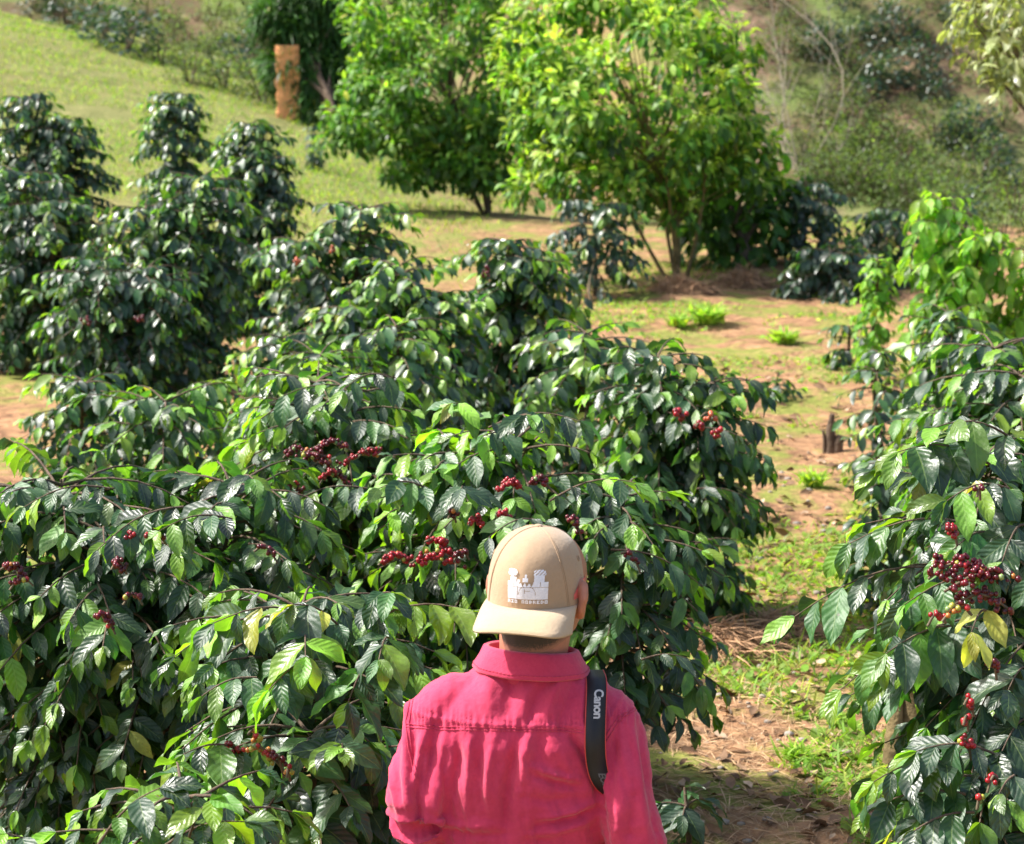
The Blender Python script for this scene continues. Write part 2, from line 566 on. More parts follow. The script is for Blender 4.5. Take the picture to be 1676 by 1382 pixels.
def coffee_plant(seed, H, R, leaf=.115, res=(6, 4), dens=1.0, young=.45, base=.12, stems=1, droop=.8, wild=.15, prof=None, flat=1.0, yel=.005):
    pl = Plant(seed, leaf, res, 1)
    rg = pl.rg
    if prof is None:
        prof = ((0, .6), (.15, .88), (.45, 1.0), (.75, .96), (.92, .72), (1, .42))
    pz, pr = [p[0] for p in prof], [p[1] for p in prof]
    tops = []
    for k in range(stems):
        a = rg.random() * 6.28
        off = np.array([math.cos(a), math.sin(a), 0]) * (R * .45 if stems > 1 else 0) * (.6 + .6 * rg.random())
        hk = H * (1 if k == 0 else .8 + .18 * rg.random())
        st = np.array([[0, 0, -.05], off * .35 + [0, 0, hk * .35], off * .8 + [0, 0, hk * .7], off + [0, 0, hk - .03]]) + rg.normal(size=(4, 3)) * .012
        st[0, :2] *= .3
        t = np.linspace(0, 1, 10)
        ss = np.stack([np.interp(t, [0, .35, .7, 1], st[:, c]) for c in range(3)], -1)
        rr = .011 + .012 * H
        tube(pl.wd, ss, np.linspace(rr, .004, 10) * (1 if stems == 1 else .8), 8, wob=.2, rg=rg)
        tops.append((ss, hk, off))
    dz = .05 / dens * (leaf / .115) ** .5
    for ss, hk, off in tops:
        z = hk * base + .03
        az = rg.random() * 6.28
        while z < hk - .01:
            hrel = z / hk
            rloc = np.interp(hrel, pz, pr) * R * (1 if stems == 1 else .86)
            for b in range(3 if rg.random() < .45 else 4):
                az += 2.4 + rg.normal() * .3
                Lb = rloc * (1 - wild + 2 * wild * rg.random())
                el = -.1 + .6 * hrel ** 2 + rg.normal() * .12
                d = np.array([math.cos(az) * flat, math.sin(az), 0])
                c = np.array([np.interp(z, ss[:, 2], ss[:, k]) for k in range(3)])
                sag = Lb * (.22 + .25 * rg.random())
                tt = np.linspace(0, 1, 6)
                pts = c + d * (Lb * tt)[:, None] + np.array([0, 0, 1]) * (Lb * math.sin(el) * tt - sag * tt ** 2.2)[:, None]
                pts[:, 2] = np.maximum(pts[:, 2], .06)
                pl.branch(pts, .0035 + .003 * R, .22 + .2 * (1 - hrel), young * (.3 + .9 * hrel), droop, yel=yel)
            z += dz * (.7 + .6 * rg.random())
        for q in range(5):      # leading shoot
            a = rg.random() * 6.28
            tv = np.array([math.cos(a), math.sin(a), .5])
            L = leaf * .75
            pl.put(ss[-1] - [0, 0, .02 * q], tv, np.array([0, 0, 1.0]), L, L * .4, .7, .3, (young + .4, rg.random(), 0, 1))
    return pl


BUSHES = []


def bush(label, cx, top, hw, d, group='coffee bushes in the plantation rows', leaf=.115, res=(4, 2), young=.45, sprays=(), cherries=(),
         hmin=.35, m='coffee_far', name='coffee_bush', cat='coffee bush', depth_r=None, base_px=None, nrandom=0, ckind='red', **kw):
    seed = len(BUSHES) * 7 + 11
    pt = P(cx, top, d)
    g = gz(pt.x, pt.y)
    if base_px:
        b = P(base_px[0], base_px[1], base_px[2])
        g = min(g, b.z)
    H = max(hmin, pt.z - g)
    R = hw * d / FPX
    root = thing(name, label, cat, (pt.x, pt.y, g - .02), group)
    leaf *= .88 if res[0] == 9 else .76
    kw['dens'] = kw.get('dens', 1.0) * 1.2
    pl = coffee_plant(seed, H, R, leaf, res, young=young, **kw)
    org = Vector((pt.x, pt.y, g - .02))
    for sp in sprays:
        (x0, y0, d0), (x1, y1, d1), nn = sp[:3]
        a, b = np.array(P(x0, y0, d0) - org), np.array(P(x1, y1, d1) - org)
        tt = np.linspace(0, 1, 8)[:, None]
        pts = a + (b - a) * tt + np.array([0, 0, 1]) * (.12 * np.linalg.norm(b - a) * np.sin(tt * math.pi))
        pl.branch(pts, .0032, .1, sp[3] if len(sp) > 3 else young, .75, nn, yel=sp[4] if len(sp) > 4 else .008)
    pl.flush()
    pl.wd.build('stem', M['bark'], root)
    pl.lf.build('foliage', M[m], root)
    rg = np.random.default_rng(seed + 1)
    for c in cherries:
        x0, y0, x1, y1, dd, n, kind = c
        cherry_part(root, rg, P(x0, y0, dd + .07), P(x1, y1, dd + .09), int(n * 1.5), kind, origin=org, r=.0064 if dd < 6.8 else .0085, spread=(.0095 if n < 28 else .021) if dd < 6.8 else .02)
    for k in range(nrandom):
        a = -math.pi / 2 + rg.normal() * .9
        zz = H * (.35 + .4 * rg.random())
        rr = R * (.75 + .2 * rg.random())
        p = Vector((math.cos(a) * rr, math.sin(a) * rr, zz))
        q = p + Vector((rg.normal() * .06, rg.normal() * .03, rg.normal() * .02))
        cherry_part(root, rg, p, q, 12, ckind, r=.009, spread=.03)
    BUSHES.append(root)
    return root


HERO = dict(res=(9, 4), m='coffee')
MIDR = dict(res=(6, 4), m='coffee')
# nearest, left of the man
bush('low bright tipped coffee bush at the bottom edge, nearest of all on the left', 190, 1300, 330, 4.05, leaf=.098, young=.85, dens=1.1, stems=2, yel=.0,
     sprays=[((150, 1400, 4.0), (262, 1290, 3.95), 3, .9), ((250, 1400, 4.0), (400, 1345, 3.95), 4, .6), ((100, 1420, 4.0), (10, 1365, 3.95), 3, .9), ((300, 1400, 4.0), (345, 1310, 3.9), 3, .6)], **HERO)
bush('coffee bush with large ribbed leaves and half ripe cherries beside the left red sleeve', 570, 975, 265, 4.95, prof=((0, .3), (.3, .5), (.6, .82), (.8, 1.0), (.93, .85), (1, .5)), leaf=.112, young=.36, dens=1.25, stems=2, yel=0,
     sprays=[((470, 1010, 4.8), (285, 1075, 4.7), 5, .8), ((520, 1010, 4.75), (350, 1020, 4.65), 4, .8), ((560, 1030, 4.7), (480, 990, 4.6), 3, .9), ((600, 1000, 4.7), (640, 970, 4.6), 3, .6),
             ((600, 1020, 4.7), (770, 1000, 4.65), 5, .6), ((420, 1110, 4.6), (330, 1140, 4.55), 3, .5), ((520, 1080, 4.6), (440, 1130, 4.5), 4, .5), ((600, 1090, 4.55), (570, 1150, 4.5), 3, .4),
             ((500, 1040, 4.65), (500, 1075, 4.5), 3, .7), ((400, 1230, 4.6), (300, 1235, 4.5), 3, .6), ((560, 1230, 4.55), (560, 1225, 4.45), 3, .6), ((640, 1050, 4.7), (620, 1080, 4.5), 3, .6)],
     cherries=[(372, 1226, 392, 1240, 4.5, 5, 'red'), (400, 1225, 455, 1250, 4.5, 18, 'mixed'), (408, 1200, 425, 1220, 4.52, 6, 'mixed'), (446, 1238, 462, 1262, 4.5, 7, 'dark'), (470, 1268, 474, 1272, 4.48, 2, 'red')], **HERO)
bush('large dark coffee bush at the left edge behind the lowest bright one', 40, 770, 310, 5.9, prof=((0, .3), (.3, .5), (.6, .82), (.8, 1.0), (.93, .85), (1, .5)), leaf=.12, young=.35, dens=1.15, stems=2,
     cherries=[(5, 930, 40, 945, 5.45, 22, 'dark'), (20, 960, 50, 955, 5.45, 10, 'dark')], **MIDR)
bush('wide shady coffee bush with dark cherries hanging beneath, second from the left edge', 310, 795, 260, 5.9, prof=((0, .3), (.3, .5), (.6, .82), (.8, 1.0), (.93, .85), (1, .5)), leaf=.12, young=.35, dens=1.15, stems=2,
     sprays=[((180, 800, 5.5), (40, 830, 5.4), 5, .5), ((300, 830, 5.4), (160, 900, 5.3), 5, .4), ((380, 850, 5.4), (260, 870, 5.3), 5, .4)],
     cherries=[(205, 882, 230, 886, 5.25, 12, 'red'), (240, 880, 268, 886, 5.25, 12, 'red'), (185, 928, 205, 934, 5.2, 14, 'dark'), (160, 1008, 185, 1030, 5.2, 18, 'dark'), (205, 985, 230, 985, 5.2, 8, 'dark'),
               (420, 900, 450, 915, 5.2, 8, 'dark')], **MIDR)
bush('coffee bush laden with dark red cherries, up and left of the tan cap', 610, 590, 220, 7.0, leaf=.12, young=.55, dens=1.15, stems=2, yel=.005,
     sprays=[((600, 640, 6.7), (440, 660, 6.6), 5, .5), ((640, 620, 6.6), (560, 640, 6.4), 4, .7), ((600, 800, 6.3), (470, 830, 6.2), 5, .5)],
     cherries=[(468, 745, 500, 742, 6.3, 20, 'dark'), (500, 742, 545, 765, 6.28, 40, 'dark'), (520, 730, 570, 735, 6.3, 26, 'dark'), (560, 760, 620, 745, 6.3, 24, 'red'), (470, 800, 495, 806, 6.25, 16, 'dark'), (545, 775, 570, 795, 6.3, 22, 'dark'),
               (590, 745, 625, 742, 6.3, 14, 'red'), (525, 790, 550, 775, 6.25, 12, 'red')], **MIDR)
bush('coffee bush with glowing shoot fans and rows of red cherries right behind the cap', 800, 670, 205, 6.3, leaf=.12, young=.65, dens=1.15, stems=2, yel=.005,
     sprays=[((800, 700, 6.0), (950, 690, 5.9), 5, .9), ((780, 690, 6.0), (740, 660, 5.9), 4, .9), ((840, 700, 5.9), (870, 680, 5.8), 4, .9), ((700, 800, 5.8), (620, 800, 5.7), 4, .8), ((760, 810, 5.7), (755, 800, 5.6), 3, .8),
             ((900, 820, 5.8), (1040, 790, 5.7), 5, .6), ((900, 860, 5.7), (800, 880, 5.5), 4, .5)],
     cherries=[(625, 920, 665, 918, 5.5, 24, 'red'), (680, 918, 745, 915, 5.5, 40, 'red'), (700, 885, 735, 902, 5.52, 18, 'red'), (818, 800, 852, 798, 5.6, 22, 'red'), (815, 848, 832, 852, 5.55, 20, 'red'), (770, 856, 790, 862, 5.55, 14, 'red'),
               (930, 850, 950, 875, 5.55, 16, 'dark'), (870, 790, 900, 800, 5.6, 14, 'dark'), (745, 915, 765, 912, 5.5, 10, 'dark'), (735, 845, 745, 850, 5.6, 8, 'dark')], **MIDR)
bush('coffee bush behind the right shoulder of the man, its thin trunk bare above the ground', 1010, 790, 165, 6.2, leaf=.115, young=.35, dens=1.2, base=.34, yel=0,
     sprays=[((1050, 1080, 5.8), (1130, 1080, 5.8), 3, .1), ((1000, 900, 5.9), (1150, 960, 5.9), 5, .2)],
     cherries=[(1020, 905, 1045, 930, 5.75, 8, 'dark')], **MIDR)
bush('dark sided coffee bush bulging over the left edge of the bare path', 1095, 570, 150, 8.0, leaf=.12, young=.4, dens=1.25, stems=2, yel=.004,
     sprays=[((1150, 700, 7.6), (1250, 745, 7.6), 4, .1), ((1140, 800, 7.5), (1245, 830, 7.5), 4, .1), ((1120, 900, 7.5), (1210, 885, 7.5), 4, .1)],
     cherries=[(1105, 680, 1120, 685, 7.4, 8, 'red'), (1140, 697, 1148, 708, 7.4, 6, 'red'), (1165, 710, 1178, 712, 7.4, 5, 'red'), (1150, 680, 1165, 690, 7.42, 4, 'orange')], **MIDR)
bush('low coffee bush with pale shoots beside the lone leafy mound left of centre', 470, 640, 120, 7.9, leaf=.12, young=.5, dens=1.1, **MIDR)
bush('rounded coffee bush behind the wide shady one, its long leaves glinting', 265, 632, 145, 8.2, leaf=.12, young=.5, dens=1.1, **MIDR)
bush('small bright topped coffee bush next to the bare earth at the left edge', 130, 600, 100, 9.4, leaf=.12, young=.6, res=(5, 2))
bush('very small pale green coffee bush between the two rows on the left', 345, 612, 52, 9.6, leaf=.115, young=.85, res=(5, 2))
bush('coffee bush with a flat light green top in the middle row', 650, 515, 115, 9.6, leaf=.12, young=.6, res=(5, 2), dens=1.15)
bush('short coffee bush with speckled light below the one with orange dead leaves', 470, 530, 95, 10.6, leaf=.115, young=.6, res=(5, 2))
bush('coffee bush with yellow green crown left of the open path, in the third row', 965, 525, 130, 9.7, leaf=.12, young=.6, res=(5, 2), dens=1.15)
bush('leafy coffee bush filling the gap below the one with orange dead leaves', 620, 425, 120, 10.8, leaf=.12, young=.55, res=(5, 2), dens=1.1, stems=2)
bush('coffee bush in the gap between the open topped one and the round dark one', 715, 470, 95, 10.9, leaf=.12, young=.5, res=(5, 2), dens=1.1)
bush('coffee bush with glossy leaves low in the middle, behind the one with cherries', 560, 560, 130, 8.8, leaf=.12, young=.6, res=(5, 2), dens=1.1, stems=2)
bush('coffee bush with an open top tuft and a few orange dead leaves, left of centre', 565, 325, 155, 11.9, leaf=.12, young=.45, res=(5, 2), yel=.0, hmin=.9,
     stems=2, prof=((0, .8), (.3, 1.0), (.55, 1.0), (.7, .6), (.78, .5), (.86, .75), (1, .45)),
     cherries=[(543, 416, 548, 410, 11.2, 5, 'orange'), (483, 432, 489, 430, 11.2, 5, 'orange'), (580, 508, 582, 512, 11.2, 4, 'orange')])
bush('round dark green coffee bush in the centre with yellow tips on top', 822, 375, 122, 11.5, leaf=.12, young=.55, res=(5, 2), dens=1.15, stems=2,
     cherries=[(795, 440, 797, 455, 10.9, 7, 'dark'), (705, 480, 715, 490, 10.9, 6, 'dark')])
# left cluster
LG = 'tall dark coffee bushes on the left'
bush('frontmost bush of the dark left clump, its top white with glare', 195, 418, 125, 11.8, leaf=.115, young=.3, res=(5, 2), dens=1.25, stems=2, group=LG, cherries=[(135, 525, 145, 530, 11.2, 5, 'dark'), (225, 520, 235, 525, 11.2, 5, 'dark')])
bush('broad tall coffee bush in the middle of the dark left clump', 275, 275, 125, 12.9, leaf=.12, young=.4, res=(5, 2), dens=1.25, stems=2, group=LG)
bush('tall dark coffee bush at the left edge below the ridge', 75, 275, 135, 13.4, leaf=.12, young=.35, res=(5, 2), dens=1.25, stems=2, group=LG)
bush('dark coffee bush with a shaded right side standing out against the sunny grass', 385, 200, 88, 14.8, leaf=.12, young=.3, res=(4, 2), dens=1.2, stems=2, group=LG)
bush('narrow dark coffee bush with flat crown, topmost in front of the grass slope', 285, 142, 65, 16.5, leaf=.12, young=.2, res=(4, 2), dens=1.2, group=LG)
bush('domed dark coffee bush at the upper left edge in front of the grass slope', 80, 146, 92, 16.0, leaf=.12, young=.2, res=(4, 2), dens=1.2, stems=2, group=LG)
# right side
bush('near right coffee bush bearing a heavy cluster of dark cherries', 1700, 705, 255, 5.2, leaf=.122, young=.3, dens=1.15, stems=2, yel=.006, base=.42, group='coffee bushes right of the path',
     sprays=[((1640, 1010, 4.8), (1375, 1130, 4.7), 7, .3, .1), ((1560, 930, 4.8), (1300, 1010, 4.9), 6, .25), ((1600, 860, 4.8), (1390, 890, 4.85), 6, .3), ((1620, 760, 4.9), (1470, 740, 4.8), 5, .5), ((1660, 720, 4.9), (1530, 700, 4.8), 4, .5),
             ((1650, 800, 4.7), (1550, 820, 4.6), 4, .6), ((1640, 880, 4.7), (1560, 900, 4.55), 4, .3), ((1690, 1040, 4.7), (1570, 1235, 4.6), 6, .1), ((1615, 1000, 4.55), (1590, 1035, 4.42), 1, .3, .75), ((1640, 950, 4.7), (1480, 990, 4.6), 5, .3), ((1600, 1030, 4.7), (1450, 1070, 4.6), 5, .4),
             ((1680, 860, 4.7), (1640, 920, 4.5), 3, .2), ((1690, 1100, 4.7), (1650, 1130, 4.5), 4, .1), ((1690, 1180, 4.7), (1640, 1230, 4.5), 4, .1)],
     cherries=[(1530, 940, 1600, 930, 4.42, 34, 'dark'), (1560, 960, 1655, 945, 4.4, 46, 'dark'), (1570, 985, 1640, 990, 4.4, 30, 'dark'), (1522, 1018, 1545, 1015, 4.4, 6, 'red'), (1548, 1010, 1585, 1002, 4.38, 10, 'mixed'), (1550, 868, 1565, 885, 4.42, 9, 'red'),
               (1600, 808, 1604, 812, 4.45, 2, 'dark'), (1530, 920, 1540, 930, 4.45, 8, 'dark'), (1575, 1215, 1588, 1235, 4.4, 7, 'red'), (1580, 1150, 1592, 1165, 4.4, 5, 'red'), (1620, 1090, 1630, 1105, 4.4, 6, 'dark'), (1578, 1182, 1584, 1190, 4.4, 3, 'red')], **HERO)
bush('lowest coffee bush in the right hand corner with spotted yellow leaf edges', 1640, 1235, 190, 4.7, leaf=.12, young=.3, dens=1.2, yel=.015, group='coffee bushes right of the path',
     sprays=[((1560, 1250, 4.5), (1430, 1280, 4.45), 4, .5, .2), ((1580, 1300, 4.5), (1420, 1330, 4.45), 4, .4), ((1600, 1330, 4.45), (1470, 1380, 4.4), 4, .5), ((1660, 1270, 4.4), (1635, 1300, 4.35), 1, .3, .12), ((1640, 1240, 4.5), (1500, 1230, 4.45), 4, .3)],
     cherries=[(1618, 1290, 1632, 1280, 4.32, 5, 'red'), (1600, 1318, 1606, 1312, 4.32, 3, 'mixed')], **HERO)
bush('coffee bush at the right edge just behind the near one, leaves spread left', 1650, 560, 190, 7.6, leaf=.125, young=.5, dens=1.0, stems=2, group='coffee bushes right of the path', **MIDR)
bush('coffee bush below the lime green shrub, glossy and mid green', 1560, 500, 105, 10.4, leaf=.12, young=.5, res=(5, 2), dens=1.0, group='coffee bushes right of the path')
bush('bright coffee bush hugging the ground at the right side of the path', 1560, 640, 110, 8.6, leaf=.11, young=.75, res=(5, 2), dens=1.0, group='coffee bushes right of the path')
bush('thin straggly coffee bush leaning over the right side of the path', 1440, 560, 60, 10.2, leaf=.11, young=.4, res=(5, 2), dens=.4, group='coffee bushes right of the path', sprays=[((1450, 640, 10), (1420, 700, 9.8), 3, .4)])
bush('low sprawling coffee shoot at the path edge left of the near right bush', 1450, 735, 55, 8.3, leaf=.11, young=.4, res=(5, 2), dens=.6, hmin=.2, group='coffee bushes right of the path')
bush('dark bluish coffee bush with a pale crown at the right of the big bright tree', 1320, 290, 72, 18.5, leaf=.13, young=.1, res=(4, 2), dens=1.1, group='dark coffee bushes at the foot of the far slope')
bush('dark coffee bush directly left of the lime green shrub', 1455, 335, 72, 17.5, leaf=.13, young=.3, res=(4, 2), dens=1.1, group='dark coffee bushes at the foot of the far slope')
bush('low spreading dark coffee bush in front of the far slope, between two taller ones', 1365, 395, 105, 17.0, leaf=.13, young=.15, res=(4, 2), dens=1.2, stems=2, group='dark coffee bushes at the foot of the far slope')
bush('slim coffee bush with silvery leaves under the big bright tree', 975, 325, 88, 16.6, leaf=.14, young=.2, res=(4, 2), dens=.9, base=.3, group='coffee bushes in the plantation rows')
bush('lime green shrub with hanging leaves on the right side', 1575, 315, 80, 12.0, leaf=.15, young=.9, res=(5, 2), dens=.9, m='lime', name='lime_shrub', cat='shrub', group=None, droop=1.1, stems=2)
bush('second lime green shrub peeking in at the right edge', 1690, 400, 70, 12.0, leaf=.15, young=.8, res=(5, 2), dens=.8, m='lime', name='lime_shrub', cat='shrub', group=None, droop=1.1)
bush('slender lime green sapling standing before the dark bushes', 1432, 408, 30, 13.0, leaf=.1, young=.9, res=(5, 2), dens=.7, m='lime', name='sapling', cat='sapling', group=None)
bush('little coffee seedling in the middle of the path', 1275, 600, 45, 12.6, leaf=.12, young=.3, res=(5, 2), dens=.6, hmin=.18, name='seedling', cat='seedling', group=None)
bush('coffee seedling near the thin bush at the upper end of the path', 1393, 540, 42, 13.6, leaf=.13, young=.5, res=(5, 2), dens=.7, hmin=.3, name='seedling', cat='seedling', group=None)
bush('bare looking dark sapling on the slope under the first broad tree', 515, 232, 16, 25.0, leaf=.12, young=.1, res=(4, 2), dens=.5, hmin=.5, name='sapling', cat='sapling', group=None)
bush('leaf sprig low beside the right sleeve of the red shirt', 1115, 1270, 60, 5.5, leaf=.11, young=.1, res=(6, 4), dens=.5, hmin=.2, m='coffee', name='coffee_shoot', cat='shoot', group=None)


# ------------------------------------------------------------------ trees
def leafy_tree(name, label, cat, base, clumps, trunk_r, m, leaf, per, seed, young=.6, droop=.7, group=None, wide=.45, narrow=False, bark='bark', limbs=True, spread=.3, split=.25, extra=0):
    rg = np.random.default_rng(seed)
    b = np.array(base)
    root = thing(name, label, cat, base, group)
    wd, A = MB(), [[] for _ in range(8)]
    cen = np.mean(clumps, axis=0) - b
    top = np.array([cen[0] * .8, cen[1] * .8, max(.4, cen[2] * 1.1)])
    tt = np.linspace(0, 1, 8)[:, None]
    ax = top * tt + np.array([[.06 * math.sin(5 * t), .04 * math.cos(4 * t), 0] for t in tt[:, 0]])
    ax[0] = (0, 0, -.1)
    tube(wd, ax, np.linspace(trunk_r, trunk_r * .4, 8), 9, wob=.25, rg=rg)
    for q in range(extra):
        a = rg.random() * 6.28
        e = np.array([cen[0] * .6 + .5 * math.cos(a), cen[1] * .6 + .4 * math.sin(a), cen[2] * .9])
        f = np.linspace(0, 1, 8)[:, None]
        tube(wd, e * f + np.array([[.04 * math.cos(a), .04 * math.sin(a), -.08]]) * (1 - f) + np.array([.06 * math.cos(a), .06 * math.sin(a), 0]) * np.sin(f * 3.1), np.linspace(trunk_r * .75, trunk_r * .3, 8), 7)
    wd.build('trunk', M[bark], root)
    lm = MB()
    zt = np.median([c[2] for c in clumps])
    for c in clumps:
        c = np.asarray(c) - b
        if limbs and rg.random() < .6:
            t0 = np.clip(c[2] / max(.1, top[2]) * .55, split, .9)
            s0 = np.array([np.interp(t0, tt[:, 0], ax[:, k]) for k in range(3)])
            mid = (s0 + c) / 2 + np.array([0, 0, .1]) + rg.normal(size=3) * .05
            q = np.linspace(0, 1, 6)[:, None]
            tube(lm, s0 * (1 - q) ** 2 + 2 * mid * q * (1 - q) + c * q ** 2, np.linspace(trunk_r * .3, trunk_r * .06, 6), 5, cap=False)
        out = norm(c - cen)
        for k in range(per):
            v = norm(rg.normal(size=3) + out * .5 + np.array([0, 0, .25]))
            p = c + v * spread * (.35 + .75 * rg.random()) * np.array([1, 1, .8])
            tv = norm(v * .8 + np.array([0, 0, -droop * rg.random() * 1.4]) + rg.normal(size=3) * .3)
            nv = norm(np.array([0, 0, 1.0]) + out * .5 + rg.normal(size=3) * .35)
            hi = np.clip(v[2] * .5 + .35 + (rg.random() - .5) * .8, 0, 1) * young
            L = leaf * (.65 + .6 * rg.random())
            for a, vv in zip(A, (p, tv, nv, L, L * wide * (.85 + .3 * rg.random()), .3 + .7 * rg.random(), .1 + .3 * rg.random(), (hi, rg.random(), 1 if rg.random() < .006 else 0, 1))):
                a.append(vv)
    if lm.n:
        lm.build('branches', M[bark], root)
    lf = MB()
    leaves(lf, *[np.array(a) for a in A], nl=4, nw=2, wave=.03, rg=rg, shape=1 if narrow else 0)
    lf.build('crown', M[m], root)
    return root


def ell_clumps(c, r, n, seed, bottom=-.7, inner=.25, tilt=0):
    rg = np.random.default_rng(seed)
    out = []
    while len(out) < n:
        v = norm(rg.normal(size=3))
        if v[2] < bottom: continue
        k = 1 - inner * rg.random() ** 1.5
        k *= .85 + .25 * math.sin(v[0] * 5 + seed) * math.cos(v[2] * 6) + .08 * rg.random()
        out.append(np.array(c) + v * np.array(r) * k)
    return out


def base_at(px, py):
    return hit(px, py)


b2 = base_at(1110, 462)
d2 = (b2.y) / CP * .97
cl = ell_clumps(P(1050, 150, d2), (1.0, .95, .95), 105, 5, -.8) + ell_clumps(P(1160, 285, d2 + .2), (.6, .6, .5), 40, 6) + ell_clumps(P(930, 255, d2 - .2), (.45, .5, .5), 26, 7) + ell_clumps(P(900, 80, d2), (.35, .5, .5), 20, 8) 
leafy_tree('broadleaf_tree', 'big bright yellow green broadleaf tree with several thin stems, in the upper middle', 'tree', b2, cl, .024, 'tree', .1, 46, 21, extra=4, bark='moss_bark', young=1.35, spread=.19, split=.1, group='broadleaf trees beyond the coffee rows')
b1 = base_at(800, 352)
d1 = b1.y / CP * .97
cl = ell_clumps(P(715, 90, d1), (.92, .95, 1.15), 120, 15, -.85) + ell_clumps(P(620, 200, d1 - .3), (.5, .5, .45), 30, 16) + ell_clumps(P(800, 245, d1), (.5, .6, .5), 40, 17) + ell_clumps(P(740, 275, d1), (.55, .5, .3), 26, 18)
leafy_tree('broadleaf_tree', 'dark green broadleaf tree with brighter left edge, left of the yellow green one', 'tree', b1, cl, .035, 'tree', .105, 46, 22, extra=4, young=.85, spread=.2, split=.1, group='broadleaf trees beyond the coffee rows')
b4 = base_at(1205, 448)
d4 = b4.y / CP
leafy_tree('broadleaf_tree', 'small shaded broadleaf tree under the right side of the yellow green one', 'tree', b4, ell_clumps(P(1205, 365, d4 + .2), (.42, .4, .5), 34, 25), .05, 'tree', .14, 24, 23, young=.25, spread=.22, group='broadleaf trees beyond the coffee rows')
b3 = base_at(545, 222)
d3 = hit(474, 196).y / CP - .1
cl = ell_clumps(P(505, 10, d3 - .5), (.55, .5, .42), 50, 35, -1) + ell_clumps(P(527, 120, d3 - .5), (.22, .35, .62), 40, 36, -1) + ell_clumps(P(480, 108, d3 - .6), (.17, .12, .12), 26, 37, -1) + ell_clumps(P(494, 80, d3 - .7), (.1, .1, .2), 14, 40, -1) + ell_clumps(P(500, 160, d3 - .6), (.1, .15, .3), 10, 38, -1) + ell_clumps(P(535, 165, d3 - .6), (.2, .2, .42), 40, 39, -1) + [np.array(P(x_, y_, d3 - .8)) for x_, y_ in ((450, 30), (462, 35), (445, 20), (478, 102), (490, 108), (468, 108), (500, 60), (440, 40), (505, 150), (508, 175), (500, 90), (480, 20), (485, 45), (512, 130))]
leafy_tree('conifer_tree', 'dark soft needled conifer beside the orange clay wall', 'tree', b3, cl, .055, 'conifer', .24, 150, 24, young=.45, droop=1.3, wide=.11, narrow=True, spread=.24)
bt = P(1720, 330, 14)
leafy_tree('pale_leaf_tree', 'pale silvery leaved tree reaching in at the upper right corner', 'tree', (bt.x + .3, bt.y, gz(bt.x + .3, bt.y)), ell_clumps(P(1690, 40, 14), (.42, .4, .42), 44, 45, -1) + [np.array(P(1655, 155, 13.8)), np.array(P(1640, 90, 14)), np.array(P(1595, 30, 14))], .06, 'pale', .09, 22, 25, young=.9, spread=.14, wide=.4)


def bare_shrub(label, base, tips, r, seed, m='pale_twig', name='bare_shrub', per=5):
    rg = np.random.default_rng(seed)
    root = thing(name, label, 'shrub', base)
    b = np.array(base)
    stem, tw = MB(), MB()
    for tp in tips:
        c = np.array(tp) - b
        q = np.linspace(0, 1, 9)[:, None]
        side = rg.normal(size=3) * .12 * np.linalg.norm(c)
        pts = c * q + side * np.sin(q * 3.1) + np.array([0, 0, -.1]) * (q < .05)
        tube(stem, pts, np.linspace(r, r * .3, 9), 6)
        for k in range(per):
            t = .35 + .6 * rg.random()
            p0 = np.array([np.interp(t, q[:, 0], pts[:, a]) for a in range(3)])
            dv = norm(c / np.linalg.norm(c) + rg.normal(size=3) * .55) * np.linalg.norm(c) * (.15 + .25 * rg.random())
            pp = p0 + dv * np.linspace(0, 1, 5)[:, None] + np.array([0, 0, -.12]) * (np.linspace(0, 1, 5)[:, None] ** 2) * np.linalg.norm(dv)
            tube(tw, pp, np.linspace(r * .4, r * .15, 5), 4, cap=False)
    stem.build('stem', M[m], root)
    tw.build('twigs', M[m], root)
    return root


bb = hit(1310, 290)
db = bb.y / CP
bare_shrub('leafless pale shrub arching beside the right of the yellow green tree', bb, [P(1230, -30, db + .5), P(1200, 30, db), P(1290, 60, db + .5), P(1260, -20, db), P(1345, 150, db), P(1390, 190, db), P(1250, 130, db), P(1180, 90, db), P(1320, 20, db + .5), P(1300, 110, db), P(1370, 230, db), P(1220, 60, db)], .011, 3, per=14)
bc = hit(797, 352)
bare_shrub('small leafless brown twig shrub in front of the dark broadleaf tree', bc, [P(740, 320, bc.y), P(770, 300, bc.y), P(800, 310, bc.y), P(830, 300, bc.y), P(850, 330, bc.y)], .009, 4, m='twig', per=3)
bs_ = hit(970, 500)
bare_shrub('thin bare sapling stick under the silvery coffee bush', bs_, [P(973, 430, bs_.y / CP)], .014, 5, m='twig', name='bare_sapling', per=3)


